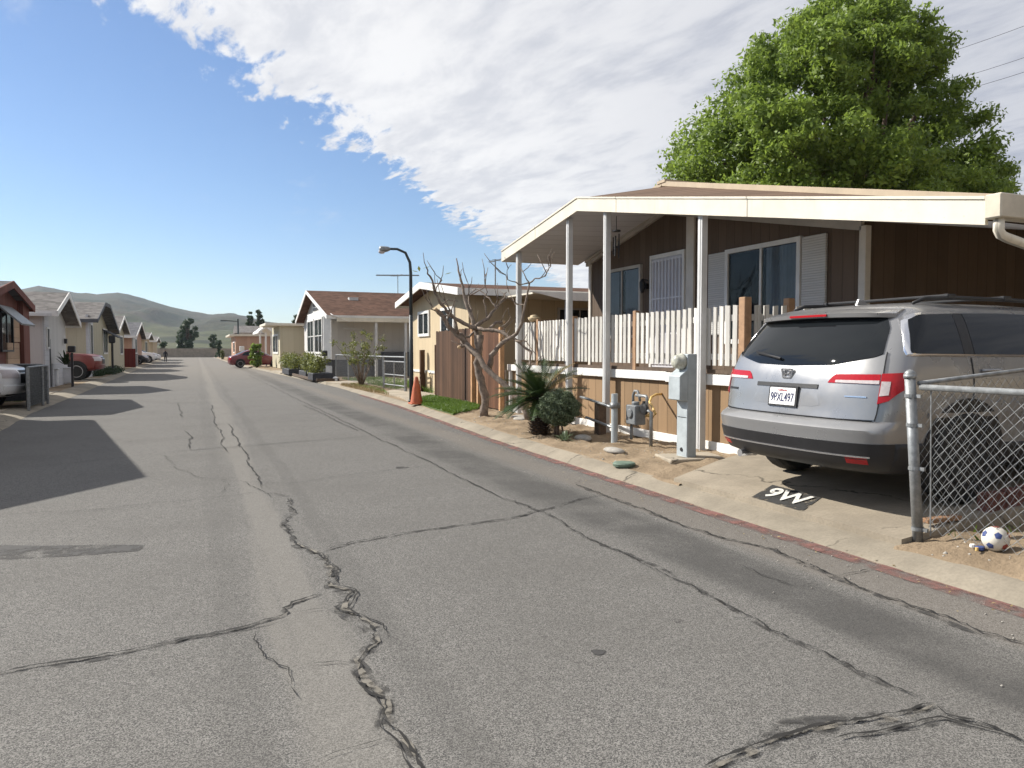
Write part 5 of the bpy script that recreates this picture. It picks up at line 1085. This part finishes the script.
# tan house behind the board fence
h, w, ro = gable('mobile_home', 'tan gabled mobile home with two small front windows behind the bare tree', 6.85, 18, 19.35, 25.1, .75, 3.02, 3.40, 22.5, 'tan_wall', 'shingle_brown', 1, .45, .5, 'white')
MB().box(6.83, 18, 19.38, 25.07, .08, .75).build('skirting', M['tan_wall'], h); MB().box(6.80, 6.84, 19.3, 25.15, .72, .80).build('belt_trim', M['white'], h)
window(h, 'x', 6.85, 23.1, 24.2, 1.98, 2.62, -1, 'white', .09, 1); window(h, 'x', 6.85, 20.6, 21.7, 1.98, 2.62, -1, 'white', .09, 1)
window(h, 'y', 19.35, 9.6, 10.9, 1.75, 2.6, -1, 'trim', .06, 1)
MB().lathe([(.34, 0), (.36, .02), (.30, .03)], (6.82, 23.2, .42), (-1, 0, 0), 20).build('access_hatch', M['tan_wall'], h)
a = MB().prism([(7.7, 17.0, 2.84), (16, 17.0, 2.84), (16, 19.3, 2.86), (7.7, 19.3, 2.86)], (0, 0, .04)).build('awning', M['cream'], h)
MB().py([(7.6, 2.9), (16, 2.9), (16, 2.66), (8.6, 2.70)], 16.95, 17.0).build('fascia', M['white'], a)
for x in (8.7, 12): MB().box(x-.05, x+.05, 17.02, 17.12, .1, 2.74).build('post', M['post'], a)
def antenna(name, label, base, hgt, n, w, vert=True):
    t = thing(name, label, 'antenna', base); b = Vector(base); m = MB().tube([b-Vector((0, 0, .25)), b+Vector((0, 0, hgt))], .022, 6); m.build('mast', M['galv'], t); m = MB(); c = b+Vector((0, 0, hgt-.05))
    m.bar(c+Vector((-w*.1, w*.6, 0)), c+Vector((w*.1, -w*.6, 0)), .02, .02)
    for i in range(n): q = c+Vector((.0, w*.55-w*1.1*i/max(1, n-1), 0)); d = Vector((.35, -.15, .12 if vert and i % 2 else 0))*w*(.6+.5*i/n); m.bar(q-d, q+d, .014, .014)
    m.build('elements', M['galv'], t); return t
antenna('roof_antenna', 'spiky television antenna on the tan house roof', (8.86, 22.46, 3.5), .85, 5, .55)
# white house with bay window
h, w, ro = gable('mobile_home', 'white house with tall front bay window, brown roof and carport beyond the chain-link yard', 6.35, 20, 38.9, 49.2, .95, 3.45, 4.72, 44.3, 'white_wall', 'shingle_brown', 1, .5, 1.9, 'white', 3.2, 'skirt_dark', eave2=.2)
bay = MB().pz([(6.35, 38.95), (6.02, 39.3), (6.02, 45.2), (6.35, 45.6)], .98, 3.5).build('bay', M['white'], h, bevel=.01)
window(bay, 'x', 6.02, 39.55, 42.0, 1.35, 3.05, -1, 'white', .12, 1, .06, None, 1); window(bay, 'x', 6.02, 42.6, 44.9, 1.35, 3.05, -1, 'white', .12, 1, .06, None, 1)
MB().box(6.30, 6.349, 41.8, 45.0, 3.72, 3.86).box(6.31, 6.349, 43.3, 44.9, 3.95, 4.25).build('gable_vent', M['iron'], h)
cpt = MB().box(6.6, 18, 36.95, 38.9, 2.92, 2.97).build('carport_roof', M['cream'], h); cf = MB().box(6.3, 18, 36.92, 36.95, 2.83, 3.03); cf.build('fascia', M['cream'], cpt)
MB().prism([(6.05, 37.4, 3.24), (6.05, 36.9, 3.14), (6.9, 36.9, 2.82), (6.9, 37.4, 2.9)], (.05, 0, .0)).build('rake_end', M['white'], cpt)
for x in (8.25, 9.75, 13.5): MB().box(x-.06, x+.06, 37.0, 37.12, .08, 2.92).build('post', M['post'], cpt)
MB().bar((6.9, 38.7, 2.55), (7.9, 38.6, 2.5), .05, .08).bar((7.9, 38.6, 2.5), (7.95, 37.6, 2.2), .05, .08).build('downspout', M['post'], h)
for x, y, z in ((8.0, 41.6, 4.15), (13.6, 41.0, 4.0), (12.6, 39.8, 3.75)): MB().box(x-.25, x+.25, y-.2, y+.2, z-.1, z+.18).build('roof_vent', M['post'], ro)
MB().box(8.9, 10.6, 38.2, 38.8, .1, 1.35).build('storage_box', M['skirt_dark'], h)
antenna('roof_antenna', 'plain T-shaped antenna above the brown roof of the white house', (11.2, 44.3, 4.75), 1.22, 1, 1.2, False)
tt = MB().bar((10.0, 44.8, 5.92), (12.4, 43.9, 5.92), .07, .07); tt.build('crossbar', M['galv'], bpy.data.objects['roof_antenna.001'])
h, w, ro = gable('mobile_home', 'low slate-roofed house whose roof end shows between the white and tan houses', 15.5, 27, 46.5, 56, .3, 4.0, 5.2, 51, 'white_wall', 'shingle_dark', 1, .3, .4, 'trim')
MB().box(15.9, 16.9, 48.9, 49.7, 4.3, 5.3).build('chimney', M['shingle_dark'], ro)
# beige flat-roofed house
h = thing('mobile_home', 'beige flat-roofed house with striped white side awning behind the planters', 'house', (11, 64, .1))
MB().box(5.62, 17, 57, 63, .1, 3.2).build('wall', M['beige_wall'], h); rf = MB().box(4.6, 17.2, 56.7, 62, 3.203, 3.40).build('roof', M['cream'], h, bevel=.02)
window(h, 'x', 5.62, 58.2, 62, 1.3, 2.5, -1, 'white', .15, 1); 
a = MB()
for k in range(6): a.prism([(7.2+.38*k, 56.98, 3.15), (7.5+.38*k, 56.98, 3.15), (7.95+.38*k, 55.0, 2.6), (7.65+.38*k, 55.0, 2.6)], (0, 0, .05))
a.build('striped_awning', M['white'], h)
# salmon house
h = thing('mobile_home', 'salmon house with white carport frame at the far right', 'house', (8, 108, .1))
MB().box(4.75, 16, 105, 118, .1, 3.25).build('wall', M['salmon_wall'], h); MB().box(4.0, 16.2, 104.6, 118.4, 3.253, 3.5).build('roof', M['cream'], h, bevel=.02); window(h, 'x', 4.75, 107, 111, 1.2, 2.4, -1, 'white', .15, 1)
t = thing('carport', 'white gabled carport frame between the salmon and beige houses', 'carport', (5.4, 69, .1))
g1, g2 = 66.0, 73.0; xl, xm, xr = 4.95, 5.4, 5.85
MB().py([(xl-.15, 2.85), (xm, 3.3), (xr+.3, 2.75), (xr+.3, 2.9), (xm, 3.48), (xl-.15, 3.0)], g1, g2).build('roof', M['white'], t)
for x in (xl, xm, xr):
    for y in (g1+.3,): MB().box(x-.07, x+.07, y-.07, y+.07, .08, 2.9).build('post', M['white'], t)
t = thing('mobile_home', 'pale roofed house peeking above the salmon house', 'house', (9, 135, .1)); MB().box(6.5, 17, 128, 140, .1, 4.2).build('wall', M['white_wall'], t); MB().px([(127.6, 4.2), (140.4, 4.2), (134, 5.5)], 5.9, 17.2).build('roof', M['shingle_grey'], t)
# end wall
tag(MB().box(-14, 24, 160, 160.3, -.05, 1.75).build('block_wall', M['blockwall'], None), 'long tan block wall closing the far end of the street', 'wall')
h, w, ro = gable('mobile_home', 'unseen tan mobile home added past the right edge to be mirrored in the car windows', 8.2, 22, -9, 1.2, .7, 2.9, 3.6, -4, 'tan_wall', 'shingle_brown', 1, .5, .4, 'white', base='skirt_dark')  # unseen house added to darken the reflection in the car's side glass
window(h, 'y', 1.2, 9.6, 11.0, 1.7, 2.6, 1, 'white', .08, 1); window(h, 'y', 1.2, 13.5, 15, 1.7, 2.6, 1, 'white', .08, 1)
# left-hand houses
gable('mobile_home', 'pale mobile home just outside the left edge, casting the largest road shadow', -4.72, -18, 10.2, 19.6, .1, 2.35, 3.62, 13.05, 'white_wall', 'shingle_grey', -1, .40, .2, 'white', 2.24)
h, w, ro = gable('mobile_home', 'red-brown house with tan panels and sloping window awning at the far left edge', -4.85, -17, 21.8, 26.9, .1, 2.72, 3.20, 24.3, 'red_wall', 'shingle_dark', -1, .25, .25, 'red_wall')
MB().box(-4.849, -4.80, 24.5, 26.0, .3, 1.65).box(-4.849, -4.80, 25.35, 26.1, 1.68, 2.5).build('panel', M['tan_panel'], h); MB().box(-4.849, -4.70, 26.1, 26.95, .1, 2.92).build('corner_pier', M['red_wall'], h)
window(h, 'x', -4.85, 23.9, 25.2, 1.45, 2.45, 1, 'iron', .05, 1, .06, [(24.5, 24.85)])
MB().prism([(-4.84, 23.6, 2.62), (-4.84, 25.3, 2.62), (-4.3, 25.4, 2.12), (-4.3, 23.6, 2.12)], (.02, 0, .04)).build('window_awning', M['galv'], h)
h, w, ro = gable('mobile_home', 'white house with grey shingle roof between the red-brown house and the rust pickup', -4.95, -18, 30.6, 35.6, .95, 2.78, 3.50, 33.0, 'white_wall', 'shingle_grey', -1, .5, .35, 'white', 2.55, 'skirt_dark')
MB().box(-5.0, -4.90, 30.65, 31.5, .05, 2.75).box(-5.0, -4.9, 32.1, 35.55, .05, .95).build('siding_panel', M['lap'], h)
window(h, 'x', -4.90, 30.95, 31.35, 1.55, 2.2, 1, 'white', .06, 0)
MB().box(-4.94, -4.93, 31.6, 32.0, .1, 1.85).build('doorway', M['room_shade'], h)  # flat dark sheet on the wall paints the unlit opening
MB().box(-4.90, -4.80, 34.8, 35.0, 1.7, 1.9).build('porch_light', M['iron'], h); MB().box(-14, -4.6, 30.18, 30.22, 2.62, 2.72).build('gutter', M['post'], ro)
for x, y in ((-10.2, 32), (-7.2, 34.6)): MB().box(x-.25, x+.25, y-.2, y+.2, 3.05, 3.35).build('roof_vent', M['post'], ro)
h, w, ro = gable('mobile_home', 'beige house with clipped gable and dark roof edge beyond the rust pickup', -5.0, -19, 42.2, 52.5, .1, 2.95, 3.85, 46.6, 'beige_wall', 'shingle_grey', -1, .55, .4, 'skirt_dark', 2.6, flat=1.2)
MB().box(-4.999, -4.9, 42.2, 44.2, .1, 3.2).build('siding_panel', M['lap'], h); window(h, 'x', -4.9, 42.9, 43.6, 1.1, 2.7, 1, 'white', .08, 0); window(h, 'x', -5.0, 49.5, 51.5, 1.3, 2.6, 1, 'white', .1, 1)
MB().prism([(-5.0, 49.2, 2.6), (-5.0, 52.2, 2.6), (-4.2, 52.2, 2.15), (-4.2, 49.2, 2.15)], (.02, 0, .05)).build('window_awning', M['skirt_dark'], h)
h, w, ro = gable('mobile_home', 'small cream gabled house behind the beige clipped-gable house', -5.1, -18, 56.5, 64.5, .1, 2.75, 3.75, 60.2, 'beige_wall', 'shingle_grey', -1, .4, .4, 'white', 2.75); window(h, 'x', -5.1, 61, 63, 1.2, 2.4, 1, 'white', .1, 1)
h, w, ro = gable('mobile_home', 'tan house with plain dark grey roof above the red panel', -5.0, -20, 70.5, 83, .1, 2.6, 3.85, 77, 'salmon_wall', 'shingle_dark', -1, .4, .5, 'white', 2.6)
MB().box(-4.999, -4.9, 70.6, 73, .9, 2.5).build('white_panel', M['white_wall'], h); window(h, 'x', -5.0, 74, 76, 1.2, 2.4, 1, 'white', .1, 1)
h, w, ro = gable('mobile_home', 'pale house with white roof edge third from the end on the left', -5.2, -18, 90, 100, .1, 2.7, 3.3, 95, 'tan_wall', 'shingle_grey', -1, .5, .5, 'white', 2.7); window(h, 'x', -5.2, 92, 95, 1.2, 2.3, 1, 'white', .1, 1)
h, w, ro = gable('mobile_home', 'last tan house on the left before the end wall', -5.4, -18, 112, 124, .1, 2.6, 3.2, 118, 'tan_wall', 'shingle_grey', -1, .5, .5, 'white', 2.6)
# left-hand small things
t = thing('slatted_fence', 'dark privacy-slat fence panel beside the white pickup', 'fence', (-3.65, 21.8, .1))
MB().box(-3.68, -3.64, 20.45, 22.75, .12, 1.02).build('slat_panel', M['slat'], t)
mesh_panel((-3.62, 20.45, .12), (-3.62, 22.75, .12), .92, .12, .004, M['galv'], t)
for y in (20.4, 22.15, 22.85): MB().cyl((-3.62, y, .54), (0, 0, 1), .035, 1.0, 10).build('post', M['galv'], t)
MB().tube([(-3.62, 20.4, 1.05), (-3.62, 22.85, 1.05)], .022, 8).build('top_rail', M['galv'], t)
t = thing('slatted_fence', 'dark slatted fence run behind the white pickup hood', 'fence', (-6.5, 23.0, .1)); MB().box(-9.5, -3.75, 23.0, 23.04, .12, 1.05).build('slat_panel', M['slat'], t); MB().tube([(-9.5, 23.0, 1.07), (-3.75, 23.0, 1.07)], .022, 8).build('top_rail', M['galv'], t)
def bin_(label, x, y, s=1.0, m='bin'):
    t = thing('wheelie_bin', label, 'bin', (x, y, .08)); MB().prism([(x-.26*s, y-.26*s, .12), (x+.26*s, y-.26*s, .12), (x+.26*s, y+.26*s, .12), (x-.26*s, y+.26*s, .12)], (0, 0, .85*s)).build('body', M[m], t, bevel=.03)
    MB().box(x-.31*s, x+.31*s, y-.31*s, y+.31*s, .97*s, 1.05*s).build('lid', M[m], t, bevel=.02)
bin_('white wheelie bin before the white house with grey shingles', -5.0, 32.6, .72); bin_('second white wheelie bin at the right of the other one', -4.8, 34.6, .72); bin_('grey wheelie bin in front of the red panel', -4.75, 68.5, 1.1, 'galv')
t = thing('mailbox', 'dark mailbox on a post in front of the white bins', 'mailbox', (-4.25, 31.9, .1)); MB().box(-4.29, -4.21, 31.86, 31.94, .08, 1.35).build('post', M['iron'], t); MB().box(-4.37, -4.13, 31.75, 32.05, 1.36, 1.6).build('box', M['iron'], t, bevel=.03)
tuft('potted_plant', (-4.5, 32.2, .9), 60, .7, M['leaf_dark'], 'dark spiky plant standing by the white bins', 'plant', .8, .03, seed=8)
tag(MB().box(-9, -4.4, 65.5, 65.6, .1, 1.55).build('red_fence_panel', M['red_panel'], None), 'dark red fence panel between the cream house and the grey-roofed house', 'fence')
t = thing('sign_post', 'dark sign post with round head before the beige clipped-gable house', 'sign', (-4.35, 47.5, .1)); MB().cyl((-4.35, 47.5, 1.1), (0, 0, 1), .06, 2.1, 8).build('post', M['iron'], t); MB().obb((-4.35, 47.45, 2.05), (.17, 0, 0), (0, .05, 0), (0, 0, .22)).build('sign_board', M['iron'], t, bevel=.1)
for i, (x, y, h_, lab) in enumerate(((-4.9, 44.6, .5, 'low dark hedge under the beige clipped-gable house, near end'), (-4.6, 47.6, .45, 'low dark hedge under the beige clipped-gable house, middle'), (-4.6, 51, .45, 'low dark hedge under the beige clipped-gable house, far end'))):
    t = thing('hedge', lab, 'hedge', (x, y, .08)); leaves('foliage', clump_points([((x, y+k*.7, h_*.5), (.5, .6, h_*.6)) for k in (-1, 0, 1)], 1500, .3), .10, M['leaf_dark'], t); MB().tube([(x, y, .05), (x, y, h_*.6)], .03, 5).build('stem', M['bark2'], t)
struct(MB().pz([(-4.3, 42), (-4.3, 54), (-4.95, 54), (-4.95, 42)], .05, .10).build('flower_bed', M['dirt']))
# planters on the right
for i, (x, y, L, lab) in enumerate(((5.15, 34.6, 1.6, 'black planter box of pale shrubs nearest the chain-link yard'), (5.25, 38.2, 2.6, 'middle black planter box of pale shrubs below the bay window'), (5.0, 43.5, 3.4, 'far black planter box of pale shrubs at the kerb by the beige house'))):
    t = thing('planter_box', lab, 'planter', (x, y, .1)); MB().box(x-.45, x+.45, y-L/2, y+L/2, .1, .42).build('box', M['planter'], t, bevel=.02)
    n_ = int(L*2.2); leaves('shrub', clump_points([((x+random.uniform(-.3, .1), y-L/2+L*(k+.5)/n_, .78+random.uniform(-.1, .15)), (.40, .38, .46)) for k in range(n_)], int(900*L), .1), .12, M['yellowleaf'], t, .35, .2); MB().tube([(x, y, .4), (x, y, .9)], .03, 5).build('stem', M['bark'], t)
t = thing('planter_border', 'low brown timber border round the roadside planters', 'edging', (4.6, 40, .1)); MB().box(4.72, 4.80, 34.4, 44, .08, .20).build('side', M['bark2'], t); MB().box(4.8, 5.8, 33.42, 33.50, .08, .20).build('end', M['bark2'], t)
rock('rock', (5.65, 33.6, .12), (.14, .18, .16), 21, M['white'], 'small white rock beside the nearest black planter box', 'rock')
t = thing('mailbox', 'small dark mailbox on a post below the bay window', 'mailbox', (5.7, 36.9, .1)); MB().box(5.66, 5.74, 36.86, 36.94, .08, 1.15).build('post', M['galv'], t); MB().box(5.58, 5.82, 36.75, 37.1, 1.15, 1.42).build('box', M['iron'], t, bevel=.03)
t = thing('mailbox', 'white mailbox post at the kerb behind the red sedan', 'mailbox', (3.9, 74, .1)); MB().box(3.82, 3.98, 73.92, 74.08, .05, 1.3).build('post', M['white'], t); MB().box(3.7, 4.1, 73.7, 74.3, 1.3, 1.8).build('box', M['white'], t, bevel=.05)
# yard fence by the white house
t = thing('chain_link_fence', 'low chain-link yard fence with open frame gate beyond the lawn', 'fence', (6, 30, .1))
pA, pB, pC = Vector((6.15, 36.4, .1)), Vector((5.95, 25.6, .1)), Vector((6.15, 23.4, .1))
MB().tube([pA+Vector((0, 0, 1.12)), pB+Vector((0, 0, 1.12)), pC+Vector((0, 0, 1.12))], .025, 8).build('top_rail', M['galv'], t)
for k in (0, .33, .66, 1): q = pA.lerp(pB, k); MB().cyl(q+Vector((0, 0, .58)), (0, 0, 1), .032, 1.15, 8).build('post', M['galv'], t)
MB().cyl(pC+Vector((0, 0, .62)), (0, 0, 1), .05, 1.3, 8).build('post', M['galv'], t)
mesh_panel(pA, pB, 1.1, .16, .004, M['galv'], t); mesh_panel(pB, pC, 1.0, .16, .004, M['galv'], t)
g = MB()
for z in (.18, .52, .96): g.tube([pB+Vector((.02, -.1, z)), pC+Vector((0, .12, z))], .022, 8)
for k in (.04, .5, .96): q = pB.lerp(pC, k); g.tube([q+Vector((0, 0, .12)), q+Vector((0, 0, 1.0))], .02, 8)
g.build('gate', M['galv'], t)
tag(MB().box(6.62, 6.76, 23.3, 23.44, .08, 1.45).build('timber_post', M['wood_dark'], None), 'short weathered timber post between the yard gate and the tan house', 'post')
# distant walker
def person():
    f_ = Vector((-3.45, 99.5, .0)); t = thing('person', 'distant person in dark clothes walking along the left kerb', 'person', f_)
    V = [(0, 0, .78), (0, 0, 1.0), (0, .02, 1.24), (0, .03, 1.36), (0, .04, 1.48), (.09, 0, .76), (.11, -.14, .42), (.11, -.10, .06), (.11, -.22, .03), (-.09, 0, .76), (-.10, .16, .42), (-.10, .30, .10), (-.10, .20, .03), (.19, .02, 1.22), (.24, .08, .98), (.25, -.02, .78), (-.19, .02, 1.22), (-.24, -.06, .98), (-.24, -.16, .80)]
    E_ = [(0, 1), (1, 2), (2, 3), (3, 4), (0, 5), (5, 6), (6, 7), (7, 8), (0, 9), (9, 10), (10, 11), (11, 12), (2, 13), (13, 14), (14, 15), (2, 16), (16, 17), (17, 18)]
    RR = [.14, .13, .15, .06, .11, .09, .07, .05, .045, .09, .07, .05, .045, .06, .05, .04, .06, .05, .04]
    me = bpy.data.meshes.new('body'); me.from_pydata([tuple(Vector(v)*.92) for v in V], E_, []); o = bpy.data.objects.new('body', me); COL.objects.link(o); o.parent = t
    sk = o.modifiers.new('skin', 'SKIN')
    for i, r in enumerate(RR): me.skin_vertices[0].data[i].radius = (r*.92, r*.92)
    me.skin_vertices[0].data[0].use_root = True
    o.modifiers.new('sub', 'SUBSURF').levels = 1; me.materials.append(M['cloth_dark']); c = f_+Vector((0, .03, 1.40))
    MB().ball(c, (.075, .09, .10), 12).build('head', M['skin'], t, smooth=True); MB().ball(c+Vector((0, .015, .03)), (.085, .095, .085), 12).build('hair', M['iron'], t, smooth=True)
person()
# ------------------------------------------------------------------ air
HAZE = True
if HAZE:
    o = MB().box(-2150, 2150, -295, 2595, -3, 165).build('haze', None); o['kind'] = 'stuff'
    hmat = bpy.data.materials.new('air'); N = NT(hmat); vol = N.add('VolumePrincipled', {'Color': (.72, .84, 1.0, 1), 'Density': .00013, 'Anisotropy': .3})
    ou = N.add('OutputMaterial'); N.t.links.new(vol.outputs[0], ou.inputs['Volume']); o.data.materials.append(hmat)
SC.render.engine = 'CYCLES'; SC.cycles.max_bounces = 6; SC.cycles.volume_bounces = 0; SC.cycles.transparent_max_bounces = 16; SC.cycles.use_denoising = True; SC.cycles.denoiser = 'OPENIMAGEDENOISE'; SC.cycles.denoising_prefilter = 'ACCURATE'; SC.cycles.denoising_input_passes = 'RGB_ALBEDO_NORMAL'; SC.cycles.use_adaptive_sampling = False; SC.cycles.use_light_tree = False; SC.cycles.sample_clamp_indirect = 4
W.cycles.sampling_method = 'MANUAL'; W.cycles.sample_map_resolution = 1024
